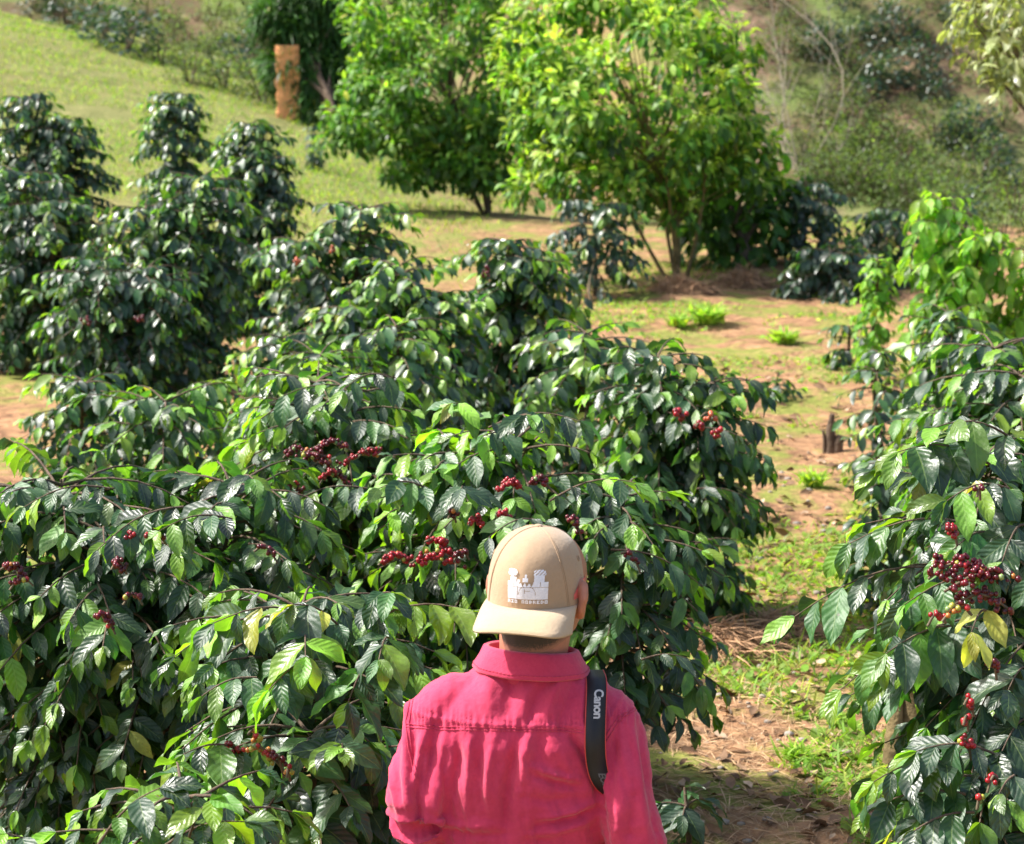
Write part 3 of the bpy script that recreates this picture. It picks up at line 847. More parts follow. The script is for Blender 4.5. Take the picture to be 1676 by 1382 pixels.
# old mossy trunk of the near right bush stands by itself as a stump with side shoots
def mossy_trunk():
    b = hit(1490, 1238)
    root = thing('old_mossy_tree', 'thick mossy old coffee trunk under the near right bush', 'tree', b)
    d = b.y / CP
    rg = np.random.default_rng(3)
    mb = MB()
    pts = np.array([np.array(P(1492, 1255, d) - b), np.array(P(1490, 1200, d) - b), np.array(P(1497, 1130, d) - b), np.array(P(1520, 1060, d - .1) - b), np.array(P(1580, 930, d - .5) - b)])
    t = np.linspace(0, 1, 16)
    pp = np.stack([np.interp(t, np.linspace(0, 1, 5), pts[:, c]) for c in range(3)], -1)
    tube(mb, pp, np.interp(t, [0, .2, .6, 1], [.066, .05, .04, .02]), 14, wob=.22, rg=rg)
    mb.build('trunk', M['moss_bark'], root)
    mb2 = MB()
    pts = np.array([np.array(P(1462, 1250, d - .03) - b), np.array(P(1466, 1180, d - .03) - b), np.array(P(1470, 1100, d) - b), np.array(P(1490, 1040, d) - b)])
    tube(mb2, pts, [.03, .022, .019, .012], 10, wob=.25, rg=rg)
    mb2.build('side_stem', M['moss_bark'], root)


mossy_trunk()


def stump():
    b = hit(1361, 742)
    d = b.y / CP
    root = thing('tree_stump', 'split grey brown stump sticking up in the middle of the path', 'stump', b)
    rg = np.random.default_rng(8)
    k = d / FPX
    mb = MB()
    pts = np.array([[0, 0, -.05], [0, 0, .04], [-.01, 0, .1], [-.004, 0, .19]])
    tube(mb, pts, [.034, .03, .024, .012], 10, wob=.4, rg=rg)
    mb.build('trunk', M['bark'], root)
    mb = MB()
    tube(mb, np.array([[.02, -.01, -.03], [.03, -.01, .05], [.04, -.012, .085]]), [.028, .026, .02], 9, wob=.4, rg=rg)
    tube(mb, np.array([[-.03, 0, -.02], [-.036, 0, .06], [-.045, 0, .11]]), [.012, .011, .006], 7, wob=.4, rg=rg)
    mb.build('split_piece', M['bark'], root)


stump()


def clay_wall():
    a = hit(474, 196)
    dw = a.y / CP
    g = a.z
    root = thing('clay_wall', 'upright orange clay wall end showing beside the dark conifer', 'wall', (a.x, a.y, g))
    rg = np.random.default_rng(4)
    zt = P(470, 66, dw).z - g
    mb = MB()
    nz, nx = 24, 8
    for face in range(1):
        zz = np.linspace(-.15, zt, nz)
        ring = []
        for z in zz:
            w, t = .15 - .012 * z, .16
            base = [(-w, -t), (-w * .3, -t), (w * .4, -t), (w, -t), (w, t), (w * .3, t), (-w * .4, t), (-w, t)]
            ring.append([(x + rg.normal() * .012, y + rg.normal() * .012, z) for x, y in base])
        V = np.array(ring)
        i, j = np.meshgrid(np.arange(nz - 1), np.arange(8), indexing='ij')
        F = np.stack([i * 8 + j, i * 8 + (j + 1) % 8, (i + 1) * 8 + (j + 1) % 8, (i + 1) * 8 + j], -1).reshape(-1, 4)
        mb.add(V.reshape(-1, 3), F)
        mb.add(V[-1], np.arange(8)[None])
    mb.build('wall_face', M['clay'], root, smooth=False)


clay_wall()

# ------------------------------------------------------------------ ground cover
def seg_mask(x, y):
    """open ground visible from the photograph"""
    return x


def grass_and_weeds():
    rg = np.random.default_rng(77)
    # weed leaves and blades on the open path
    n = 60000
    d = 5.3 + 17 * rg.random(n) ** 1.25
    px = 900 + 640 * rg.random(n)
    x = (px - 838) / FPX * d
    y = d * CP
    f = fbm(x * .9 + 3, y * .9, 4, 31)
    g = fbm(x * 4, y * 4, 3, 41)
    keep = (f * .6 + g * .4) > np.where(d < 8.5, .565, .53)
    x, y, g2 = x[keep], y[keep], f[keep]
    n = len(x)
    z = ground(x, y)
    O = np.stack([x, y, z - .004], -1)
    a = rg.random(n) * 6.28
    T = np.stack([np.cos(a), np.sin(a), .35 + .9 * rg.random(n)], -1)
    N = np.tile([0, 0, 1.0], (n, 1)) + rg.normal(size=(n, 3)) * .3
    L = .018 + .035 * rg.random(n) ** 1.5
    blade = rg.random(n) < .5
    tint = np.stack([np.clip(.35 + .5 * rg.random(n), 0, 1), rg.random(n), (rg.random(n) < .2) * .5, np.ones(n)], -1)
    mb = MB()
    leaves(mb, O[~blade], T[~blade], N[~blade], L[~blade], L[~blade] * .55, .6, .2, tint[~blade], 3, 2, .02, rg)
    leaves(mb, O[blade], T[blade] + [0, 0, .6], N[blade], L[blade] * 2.0, L[blade] * .16, .9, .2, tint[blade], 3, 1, .0, rg, shape=1)
    tag(mb.build('path_weeds', M['weed']), 'patchy low weeds and grass growing along the bare path', None, None, 'stuff')
    # left ground and grass slope
    n = 42000
    d = 17 + 19 * rg.random(n)
    x = (-60 + 900 * rg.random(n) - 838) / FPX * d
    y = d * CP
    z = ground(x, y)
    keep = (fbm(x * 1.3, y * 1.3, 3, 5) > .36) & (sstep(15, 27, y) * sstep(1.2, -2.6, x) > rg.random(n) * .8)
    x, y, z = x[keep], y[keep], z[keep]; n = len(x)
    a = rg.random(n) * 6.28
    T = np.stack([np.cos(a) * .6, np.sin(a) * .6, .9 + 0 * a], -1)
    tint = np.stack([.1 + .55 * rg.random(n), rg.random(n), (rg.random(n) < .35) * .5, np.ones(n)], -1)
    mb = MB()
    leaves(mb, np.stack([x, y, z - .004], -1), T, rg.normal(size=(n, 3)) + [0, 0, 1], .05 + .07 * rg.random(n), .012, .8, .2, tint, 2, 1, 0, rg, shape=1)
    tag(mb.build('slope_grass', M['weed']), 'short yellow green grass on the slope behind the left bushes', None, None, 'stuff')
    # dry straw mulch
    n = 26000
    d = 5.3 + 15 * rg.random(n) ** 1.2
    px = 900 + 640 * rg.random(n)
    x, y = (px - 838) / FPX * d, d * CP
    f = fbm(x * 1.1 + 9, y * 1.1, 3, 61)
    k = f > .5
    x, y = x[k], y[k]; n = len(x)
    z = ground(x, y)
    mb = MB()
    a = rg.random(n) * 6.28
    T = np.stack([np.cos(a), np.sin(a), .12 * rg.normal(size=n)], -1)
    c = np.array([.5, .32, .18])[None] * (.55 + .8 * rg.random((n, 1)))
    leaves(mb, np.stack([x, y, z + .003 + .008 * rg.random(n)], -1), T, rg.normal(size=(n, 3)) * .3 + [0, 0, 1], .05 + .1 * rg.random(n), .004, .3, 0, np.concatenate([c, np.ones((n, 1))], 1), 2, 1, 0, rg, shape=1)
    tag(mb.build('dry_straw', M['straw']), 'scattered dry straw mulch lying on the reddish path', None, None, 'stuff')
    # fallen dead leaves
    n = 1500
    d = 5.2 + 9 * rg.random(n) ** 1.3
    px = 880 + 720 * rg.random(n)
    x, y = (px - 838) / FPX * d, d * CP
    z = ground(x, y)
    a = rg.random(n) * 6.28
    T = np.stack([np.cos(a), np.sin(a), .3 * rg.random(n)], -1)
    c = np.array([[.16, .09, .05], [.3, .17, .09], [.2, .12, .07], [.42, .3, .2]])[rg.integers(4, size=n)] * (.6 + .7 * rg.random((n, 1)))
    mb = MB()
    L = .02 + .055 * rg.random(n)
    leaves(mb, np.stack([x, y, z + .008], -1), T, rg.normal(size=(n, 3)) * .5 + [0, 0, 1], L, L * .45, 1.2 * rg.random(n) - .3, .4, np.concatenate([c, np.ones((n, 1))], 1), 4, 2, .06, rg)
    tag(mb.build('fallen_leaves', M['dead']), 'curled brown leaves and clods strewn over the path', None, None, 'stuff')
    # clods / stones
    mb = MB()
    for k in range(420):
        d = 5.3 + 6 * rg.random() ** 1.4
        x, y = (880 + 720 * rg.random() - 838) / FPX * d, d * CP
        r = .004 + .014 * rg.random() ** 2
        ball(mb, (x, y, gz(x, y) + r * .2), r, 1, None, (1 + .5 * rg.random(), 1, .7))
    tag(mb.build('soil_clods', M['stone']), 'small pale clods and pebbles in the soil', None, None, 'stuff')


grass_and_weeds()


def straw_heap(label, px, py, wpx, hgt, seed):
    rg = np.random.default_rng(seed)
    b = hit(px, py)
    w = wpx * b.y / FPX
    root = thing('straw_heap', label, 'straw heap', b, 'heaps of dry straw on the path')
    mb = MB()
    n = 1500
    r, a = np.sqrt(rg.random(n)), rg.random(n) * 6.28
    x, y = r * np.cos(a) * w, r * np.sin(a) * w * .8
    z = hgt * (1 - r ** 2) * (.6 + .5 * rg.random(n))
    z = z + ground(x + b.x, y + b.y) - b.z
    th = rg.random(n) * 6.28
    T = np.stack([np.cos(th), np.sin(th), .35 * rg.normal(size=n)], -1)
    c = np.array([.46, .27, .15])[None] * (.5 + .8 * rg.random((n, 1)))
    leaves(mb, np.stack([x, y, z], -1), T, rg.normal(size=(n, 3)) * .4 + [0, 0, 1], .08 + .12 * rg.random(n), .006, .7, 0, np.concatenate([c, np.ones((n, 1))], 1), 3, 1, 0, rg, shape=1)
    mb.build('straw', M['straw'], root)
    core = MB()
    ball(core, (0, 0, -.02), 1, 3, (.3, .18, .1, 1), (w * .9, w * .7, hgt * .8))
    core.build('core', M['straw'], root)


straw_heap('tawny straw heap at the left of the path beside the dark sided bush', 1170, 1062, 85, .08, 1)
straw_heap('long low straw ridge across the middle of the path', 1270, 1045, 70, .045, 2)
straw_heap('flat reddish straw heap under the yellow green tree', 1115, 475, 60, .1, 3)
straw_heap('straw heap by the shaded small tree at the upper path end', 1215, 470, 45, .12, 4)


def grass_tuft(label, px, py, h, seed, n=70, fat=.12):
    rg = np.random.default_rng(seed)
    b = hit(px, py)
    mb = MB()
    a = rg.random(n) * 6.28
    T = np.stack([np.cos(a) * .7, np.sin(a) * .7, .8 + .8 * rg.random(n)], -1)
    tint = np.stack([.6 + .4 * rg.random(n), .4 + .6 * rg.random(n), (rg.random(n) < .15) * .5, np.ones(n)], -1)
    leaves(mb, rg.normal(size=(n, 3)) * [h * .2, h * .2, 0], T, np.tile([0, 0, 1.0], (n, 1)) + rg.normal(size=(n, 3)) * .3, h * (.6 + .7 * rg.random(n)), h * fat, 1.0, .3, tint, 4, 1, 0, rg, shape=1)
    o = mb.build('grass_tuft', M['weed'], None, b)
    tag(o, label, 'grass tuft', 'grass tufts on the path')


grass_tuft('yellow green grass tuft standing alone low on the path', 1305, 1252, .075, 1, 120)
grass_tuft('broad weed patch of fresh green far up the path', 1160, 530, .16, 2, 160, .2)
grass_tuft('green weed tuft on the path above the seedling', 1285, 565, .13, 3, 120, .2)
grass_tuft('green weeds by the path just below the stump', 1330, 800, .1, 4, 120, .14)
grass_tuft('fresh weed tuft left of the broad weed patch', 1110, 538, .12, 5, 80, .2)
grass_tuft('bluish weed tuft near the mossy trunk', 1370, 1195, .06, 6, 60, .25)


# ------------------------------------------------------------------ far hillside scrub
def far_scrub():
    rg = np.random.default_rng(5)
    protos = []
    for k, (m, lf, yg) in enumerate((('coffee_far', .1, .15), ('scrub', .075, .5), ('scrub', .075, .9), ('pale', .07, .5))):
        A = [[] for _ in range(8)]
        for q in range((330, 420, 420, 300)[k]):
            v = norm(rg.normal(size=3)); v[2] = abs(v[2])
            p = v * np.array([.45, .45, .7]) * (.55 + .5 * rg.random())
            tv = norm(v + rg.normal(size=3) * .5 + [0, 0, -.5 * rg.random()])
            L = lf * (.7 + .6 * rg.random())
            for a, vv in zip(A, (p, tv, norm(np.array([0, 0, 1.0]) + v * .4 + rg.normal(size=3) * .3), L, L * .45, .6, .2, (yg * rg.random(), rg.random(), 0, 1))):
                a.append(vv)
        mb = MB()
        leaves(mb, *[np.array(a) for a in A], nl=3, nw=2, wave=.03, rg=rg)
        me = mb.mesh('shrub_foliage', M[m])
        st = MB()
        for s in range(4):
            a = rg.random() * 6.28
            tube(st, np.array([[0, 0, -.15], [.1 * math.cos(a), .1 * math.sin(a), .2], [.25 * math.cos(a), .25 * math.sin(a), .5]]), [.02, .014, .006], 5)
        protos.append((me, st.mesh('shrub_stem', M['twig'])))
    spots = [(110, 30, 0, 1.2, 0), (165, 62, 0, 1.1, 0), (205, 78, 0, 1.3, 0), (400, 118, 0, 1.1, 0), (420, 85, 3, .9, 0), (320, 105, 1, 1.0, 0), (365, 75, 1, 1.3, 0), (60, 12, 0, 1.0, 0), (280, 60, 2, 1.0, 0), (240, 25, 1, 1.2, 0),
             (150, 12, 1, 1.0, 0), (410, 30, 1, 1.2, 0), (350, 20, 2, 1.1, 0), (310, 130, 1, .9, 0), (370, 140, 2, 1.0, 0), (430, 160, 1, 1.0, 0), (200, 40, 2, .9, 0), (90, 5, 1, .9, 0), (260, 95, 1, .8, 0),
             (1350, 75, 0, 1.0, 1), (1400, 62, 0, .9, 1), (1430, 80, 0, 1.0, 1), (1340, 95, 0, 1.3, 1), (1440, 140, 0, 1.4, 1), (1590, 215, 0, 1.5, 1), (1500, 120, 0, 1.2, 1), (1640, 300, 0, 1.2, 1), (1470, 60, 0, 1.2, 1), (1395, 318, 1, 1.5, 1), (1440, 322, 2, 1.4, 1), (1350, 300, 1, 1.4, 1), (1490, 335, 1, 1.5, 1), (1415, 300, 1, 1.4, 1), (1330, 310, 1, 1.3, 1), (1540, 350, 2, 1.3, 1), (1370, 170, 1, 1.3, 1), (1420, 250, 2, 1.3, 1), (1530, 230, 1, 1.4, 1), (1600, 290, 1, 1.5, 1), (1350, 280, 2, 1.2, 1), (1540, 340, 1, 1.5, 1), (1650, 130, 0, 1.0, 1), (1280, 80, 1, 1.3, 1), (1560, 30, 0, 1.0, 1), (1330, 110, 1, 1.0, 1), (1390, 130, 1, 1.1, 1), (1420, 165, 0, .9, 1), (1460, 150, 0, .8, 1), (1510, 145, 0, 1.0, 1), (1530, 165, 0, .9, 1), (1480, 190, 1, .8, 1),
             (1560, 235, 0, 1.0, 1), (1600, 240, 0, 1.1, 1), (1630, 260, 0, .9, 1), (1400, 210, 1, 1.4, 1), (1370, 240, 2, 1.3, 1), (1440, 230, 1, 1.3, 1), (1480, 260, 1, 1.2, 1), (1340, 190, 1, 1.2, 1), (1520, 280, 2, 1.1, 1), (1450, 290, 1, 1.3, 1),
             (1560, 310, 1, 1.2, 1), (1620, 330, 2, 1.1, 1), (1660, 360, 1, 1.2, 1), (1400, 290, 2, 1.0, 1), (1640, 400, 1, 1.1, 1), (1500, 60, 1, .8, 1), (1560, 90, 0, .7, 1), (1450, 30, 0, .8, 1), (1520, 20, 1, .8, 1), (1300, 30, 1, .9, 1), (1380, 15, 0, .9, 1),
             (1290, 150, 1, 1.0, 1), (1320, 250, 1, 1.0, 1), (1600, 150, 1, .7, 1), (1640, 200, 1, .8, 1), (1480, 330, 1, 1.0, 1), (1580, 370, 0, 1.0, 1), (1420, 120, 3, .7, 1), (1250, 10, 1, 1.0, 1), (1110, 5, 0, 1.0, 1), (1150, 0, 1, 1.0, 1), (860, 10, 1, 1.0, 1), (640, 5, 1, 1.2, 0)]
    lab = {0: ('dark small coffee bush dotted on the far left slope above the grass ridge', 'dark small coffee bush dotted over the far brown hillside on the right'),
           1: ('dull green scrub bush on the far left slope above the grass ridge', 'dull green scrub bush on the far brown hillside on the right'),
           2: ('light green scrub bush on the far left slope above the grass ridge', 'light green scrub bush on the far hillside on the right'),
           3: ('greyish pale scrub bush on the far left slope near the conifer', 'greyish pale scrub bush on the far brown hillside on the right')}
    for px, py, k, s, side in spots:
        s *= (1.0, .62)[side]
        p = hit(px, py + 10)
        root = thing('hillside_shrub', lab[k][side], 'shrub', p, ('shrubs on the far left slope', 'shrubs on the far right hillside')[side])
        root.rotation_euler = (0, 0, rg.random() * 6.28)
        root.scale = (s, s, s * (.7 + .4 * rg.random()))
        link('foliage', protos[k][0], root)
        link('stem', protos[k][1], root)
    # uncountable undergrowth
    mb = MB()
    n = 60000
    right = rg.random(n) < .62
    x = np.where(right, 1.2 + 11 * rg.random(n), -10 + 11.5 * rg.random(n))
    y = np.where(right, 20.5 + 24.5 * rg.random(n), 40 + 17 * rg.random(n))
    dens = fbm(x * .5, y * .5, 4, 15)
    k = dens > np.where(right, .535, .52)
    x, y = x[k], y[k]; n = len(x)
    z = ground(x, y)
    a = rg.random(n) * 6.28
    T = np.stack([np.cos(a), np.sin(a), .3 + 1.2 * rg.random(n)], -1)
    L = .04 + .1 * rg.random(n) ** 1.5
    pat = fbm(x * .55 + 20, y * .35, 3, 71)
    tint = np.stack([np.clip((pat - .35) * 2.6 + .3 * rg.random(n), 0, 1), rg.random(n), (rg.random(n) < .3 * (pat < .5)) * .5, np.ones(n)], -1)
    leaves(mb, np.stack([x, y, z + .06 * rg.random(n)], -1), T, rg.normal(size=(n, 3)) * .3 + [0, 0, 1], L, L * np.where(rg.random(n) < .5, .12, .4), .8, .2, tint, 3, 1, .0, rg)
    tag(mb.build('undergrowth', M['scrub']), 'rough undergrowth and ferns covering the far hillside', None, None, 'stuff')


far_scrub()

# ------------------------------------------------------------------ the man
def fabric(name, col, dark, weave=900, rough=.85):
    m, nt, N, Lk, bs, out = mat(name)
    co = objco(nt)
    f = noise(nt, 14, 5, .6, co)
    f2 = noise(nt, 160, 3, .6, co)
    c = mixc(nt, maprange(nt, mth(nt, 'ADD', mth(nt, 'MULTIPLY', f, .6), mth(nt, 'MULTIPLY', f2, .4)), .35, .65), dark, col)
    Lk.new(c, bs.inputs['Base Color'])
    bs.inputs['Roughness'].default_value = rough
    bs.inputs['Specular IOR Level'].default_value = .2
    bs.inputs['Sheen Weight'].default_value = .25
    bs.inputs['Sheen Roughness'].default_value = .5
    w = N.new('ShaderNodeTexWave'); w.bands_direction = 'DIAGONAL'
    w.inputs['Scale'].default_value = weave / 6
    w.inputs['Distortion'].default_value = 1.5
    Lk.new(co, w.inputs['Vector'])
    h = mth(nt, 'ADD', mth(nt, 'MULTIPLY', w.outputs['Fac'], .25), mth(nt, 'ADD', mth(nt, 'MULTIPLY', noise(nt, 45, 5, .6, co), 1.2), f2))
    Lk.new(bump(nt, h, .35, .003), bs.inputs['Normal'])
    return m


M['shirt'] = fabric('red_cotton', (.6, .05, .115), (.5, .032, .088))
M['seam'] = fabric('red_seam', (.66, .06, .13), (.42, .02, .06))
M['cap'] = fabric('tan_twill', (.43, .295, .18), (.38, .26, .155), 1500)
M['visor'] = fabric('light_tan_twill', (.52, .38, .235), (.48, .345, .21), 1500)
M['thread'] = simple('white_thread', (.82, .82, .86), .6, .12, 300, .4, 500, .001)
M['redthread'] = simple('red_thread', (.75, .16, .14), .6, .15, 200, .3, 500, .001)
M['skin'] = simple('skin', (.42, .175, .11), .5, .16, 30, .12, 220, .0012, .4)
M['skin'].node_tree.nodes['Principled BSDF'].inputs['Subsurface Weight'].default_value = .15
M['skin'].node_tree.nodes['Principled BSDF'].inputs['Subsurface Radius'].default_value = (.01, .004, .002)
M['hair'], _nt, _N, _L, _bs, _o = mat('hair')
_at = _N.new('ShaderNodeAttribute'); _at.attribute_name = 'tint'
_sp = _N.new('ShaderNodeSeparateColor'); _L.new(_at.outputs['Color'], _sp.inputs[0])
_f = maprange(_nt, mth(_nt, 'ADD', _sp.outputs[0], mth(_nt, 'MULTIPLY', mth(_nt, 'SUBTRACT', noise(_nt, 420, 3, .6, objco(_nt)), .5), .9)), .25, .75)
_L.new(mixc(_nt, _f, (.3, .14, .09), (.03, .02, .015)), _bs.inputs['Base Color'])
_bs.inputs['Roughness'].default_value = .6
_L.new(bump(_nt, noise(_nt, 500, 3, .6, objco(_nt)), .5, .002), _bs.inputs['Normal'])
M['denim'] = fabric('dark_denim', (.06, .075, .12), (.035, .045, .08))
M['shoe'] = simple('shoe_leather', (.08, .05, .03), .5, .2, 30, .2, 80, .002)
M['strap'] = simple('strap_webbing', (.012, .012, .014), .55, .2, 60, .3, 700, .0008, .4)
M['strapred'] = simple('strap_edge', (.6, .06, .05), .6, .1, 60, 0)
M['grey'] = simple('strap_lettering', (.55, .53, .5), .6, .1, 200, 0)
M['dim'] = simple('strap_dim_lettering', (.11, .11, .12), .6, .1, 200, 0)

mp = P(880, 860, 4.2)
MAN = Vector((mp.x, mp.y, gz(mp.x, mp.y)))
MH = mp.z - MAN.z                       # standing height with the cap
S0 = mp.z - 1.71                        # local z zero level used for the upper body
man = thing('person', 'person seen from behind in a crimson shirt and a backward tan cap', 'person', MAN)
ZO = S0 - MAN.z                         # add to local z


def chain(mb, pts, rad, n=18, balls=True, sc=None):
    pts = [np.array(p, float) + [0, 0, ZO] for p in pts]
    t = np.linspace(0, 1, len(pts))
    tt = np.linspace(0, 1, (len(pts) - 1) * 6 + 1)
    pp = np.stack([np.interp(tt, t, [p[c] for p in pts]) for c in range(3)], -1)
    k = np.array([.25, .5, .25])
    q = pp.copy()
    for _ in range(5):
        q[1:-1] = .25 * q[:-2] + .5 * q[1:-1] + .25 * q[2:]
    rr = np.interp(tt, t, rad)
    tube(mb, q, rr, n)
    for i in (0, -1):
        ball(mb, q[i], rr[i] * .99, 3)


def loft(mb, rings, n=40, p=2.3, close=True):
    th = np.arange(n) / n * 2 * math.pi
    V = []
    for (cx, cy, z, rx, ry) in rings:
        c, s = np.cos(th), np.sin(th)
        V.append(np.stack([cx + rx * np.sign(c) * np.abs(c) ** (2 / p), cy + ry * np.sign(s) * np.abs(s) ** (2 / p), np.full(n, z + ZO)], -1))
    V = np.array(V)
    m = len(rings)
    i, j = np.meshgrid(np.arange(m - 1), np.arange(n), indexing='ij')
    F = np.stack([i * n + j, i * n + (j + 1) % n, (i + 1) * n + (j + 1) % n, (i + 1) * n + j], -1).reshape(-1, 4)
    mb.add(V.reshape(-1, 3), F)
    mb.add(V[0], np.arange(n)[::-1][None])
    mb.add(V[-1], np.arange(n)[None])


def fuse(mb, voxel, smooth, name):
    """voxel union of overlapping closed shapes -> one continuous mesh"""
    tmp = link('tmp', mb.mesh('tmp', M['skin']))
    md = tmp.modifiers.new('r', 'REMESH'); md.mode = 'VOXEL'; md.voxel_size = voxel
    ms = tmp.modifiers.new('s', 'SMOOTH'); ms.iterations = smooth; ms.factor = .5
    dg = bpy.context.evaluated_depsgraph_get()
    me = bpy.data.meshes.new_from_object(tmp.evaluated_get(dg))
    me.name = name
    bpy.data.objects.remove(tmp)
    me.polygons.foreach_set('use_smooth', np.ones(len(me.polygons), bool))
    return me


CAPBASE = Matrix.Translation((0.0, .03, 1.6 + ZO)) @ Matrix.Rotation(R_(-14), 4, 'Z') @ Matrix.Rotation(R_(-5), 4, 'X')
HEAD = Matrix.Translation((0.009, .03, 1.6 + ZO)) @ Matrix.Rotation(R_(-27), 4, 'Z') @ Matrix.Rotation(R_(-5), 4, 'X')


def hp(x, y, z):
    v = HEAD @ Vector((x, y, z))
    return (v.x, v.y, v.z - ZO)


# --- body: one continuous surface
bd = MB()
for (c, r, s) in (((0, .005, .006), .09, (.86, 1.02, .98)), ((0, .02, -.04), .085, (.8, 1.0, 1.0)), ((0, .06, -.085), .05, (.9, .9, .75))):
    V, F = None, None
    m2 = MB(); ball(m2, (0, 0, 0), r, 4, None, s)
    V = np.array([HEAD @ Vector(v + np.array(c)) for v in m2.V[0]])
    bd.add(V, m2.F[0])


def hchain(pts, rad):
    chain(bd, [hp(*p) for p in pts], rad, 12)


hchain([(0, .1, .01), (0, .118, -.03)], [.01, .017])                       # nose
hchain([(-.03, .082, -.07), (0, .098, -.068), (.03, .082, -.07)], [.006, .009, .006])   # mouth
for sx in (-1, 1):
    hchain([(sx * .03, .085, .005), (sx * .035, .083, .005)], [.014, .014])      # eyes
    hchain([(sx * .015, .094, .022), (sx * .045, .084, .02)], [.008, .008])      # brow
    hchain([(sx * .081, -.002, .003), (sx * .094, -.018, .004), (sx * .098, -.026, -.02), (sx * .091, -.022, -.045), (sx * .081, -.004, -.06), (sx * .077, .005, -.045)], [.008, .0085, .009, .0085, .009, .007])   # ear rim
    hchain([(sx * .078, .0, -.01), (sx * .084, -.008, -.04)], [.01, .011])
chain(bd, [hp(0, .0, -.04), (-.006, .012, 1.5), (-.01, .005, 1.4)], [.066, .066, .058])
loft(bd, [(-.02, .01, .78, .15, .1), (-.02, .01, .9, .155, .105), (-.025, .005, 1.05, .145, .1), (-.03, 0, 1.2, .155, .1), (-.025, 0, 1.32, .165, .095), (-.015, .012, 1.385, .1, .06), (-.008, .012, 1.42, .06, .05)])
LSH, LEL, LWR = (-.178, .0, 1.352), (-.225, -.085, 1.165), (-.11, .16, 1.12)
RSH, REL, RWR = (.138, -.005, 1.335), (.198, -.1, 1.06), (.09, .19, 1.07)
for sh, el, wr, sx in ((LSH, LEL, LWR, -1), (RSH, REL, RWR, 1)):
    chain(bd, [sh, el, wr], [.045, .034, .026])
    w = np.array(wr)
    hd = np.array([-sx * .35, .9, .0]); hd /= np.linalg.norm(hd)
    palm = w + hd * .06
    side = np.array([0, 0, 1.0])
    chain(bd, [w, w + hd * .035, palm + hd * .03], [.026, .033, .03], 14)
    for k in range(4):
        b0 = palm + hd * .025 + side * (.03 - .02 * k)
        curl = np.array([-sx * .9, -.1, 0])
        ln = (.075, .085, .08, .06)[k] * .36
        b1 = b0 + hd * ln + curl * .004
        b2_ = b1 + (hd * .5 + curl * .8) * ln
        b3_ = b2_ + (-hd * .3 + curl) * ln * .7
        chain(bd, [b0, b1, b2_, b3_], [.0098, .0092, .0085, .0075], 10)
    th0 = w + hd * .03 + side * .03
    chain(bd, [th0, th0 + side * .02 + hd * .02, th0 + side * .025 + hd * .05 + np.array([-sx * .01, 0, 0])], [.014, .012, .0095], 10)
gl = -ZO
for sx in (-1, 1):
    chain(bd, [(-.02 + sx * .085, .01, .86), (-.02 + sx * .1, .02, .47 + gl * .5), (-.02 + sx * .105, .0, gl + .08)], [.085, .055, .038])
    chain(bd, [(-.02 + sx * .105, -.03, gl + .04), (-.02 + sx * .11, .06, gl + .035), (-.02 + sx * .115, .15, gl + .03)], [.035, .036, .028])
me = fuse(bd, .0065, 4, 'body')
me.materials.clear(); me.materials.append(M['skin'])
body = link('body', me, man)

# --- trousers and shoes
tr = MB()
loft(tr, [(-.02, .01, .72, .16, .11), (-.02, .01, .84, .172, .122), (-.022, .008, .96, .165, .118)])
for sx in (-1, 1):
    chain(tr, [(-.02 + sx * .088, .01, .84), (-.02 + sx * .1, .02, .47 + gl * .5), (-.02 + sx * .105, .0, gl + .07)], [.1, .072, .06])
me = fuse(tr, .01, 4, 'trousers'); me.materials.clear(); me.materials.append(M['denim'])
link('trousers', me, man)
for sx in (-1, 1):
    sh = MB()
    chain(sh, [(-.02 + sx * .105, -.04, gl + .05), (-.02 + sx * .11, .06, gl + .045), (-.02 + sx * .115, .165, gl + .038)], [.046, .048, .038])
    me = fuse(sh, .007, 4, 'shoe'); me.materials.clear(); me.materials.append(M['shoe'])
    co_ = np.empty(len(me.vertices) * 3); me.vertices.foreach_get('co', co_); co_ = co_.reshape(-1, 3)
    co_[:, 2] = np.maximum(co_[:, 2], .004); me.vertices.foreach_set('co', co_.ravel())
    link('shoe', me, man)

# --- shirt
sm = MB()
loft(sm, [(-.025, .01, .8, .19, .14), (-.025, .008, .92, .18, .13), (-.03, .0, 1.05, .17, .124), (-.033, -.004, 1.15, .172, .122), (-.035, -.006, 1.24, .18, .12),
          (-.03, -.004, 1.32, .186, .113), (-.022, .002, 1.37, .178, .1), (-.014, .006, 1.405, .145, .086), (-.008, .009, 1.43, .105, .076), (-.006, .012, 1.452, .075, .066)], n=56, p=2.5)
chain(sm, [(-.13, 0, 1.372), LSH, (-.206, -.045, 1.26), LEL, (-.18, .02, 1.14), (-.13, .12, 1.125), (-.11, .16, 1.12)], [.058, .066, .062, .058, .056, .048, .043], 24)
chain(sm, [(.09, 0, 1.362), RSH, (.166, -.085, 1.2), REL, (.15, .08, 1.06), (.11, .15, 1.07)], [.055, .063, .058, .056, .048, .042], 24)
chain(sm, [(-.05, .0, 1.41), (-.165, .0, 1.375)], [.03, .03], 16)
chain(sm, [(.04, .0, 1.405), (.138, .0, 1.362)], [.03, .034], 16)
shirt_me = fuse(sm, .0038, 7, 'shirt')
nv = len(shirt_me.vertices)
co_ = np.empty(nv * 3); shirt_me.vertices.foreach_get('co', co_); co_ = co_.reshape(-1, 3)
no_ = np.empty(nv * 3); shirt_me.vertices.foreach_get('normal', no_); no_ = no_.reshape(-1, 3)


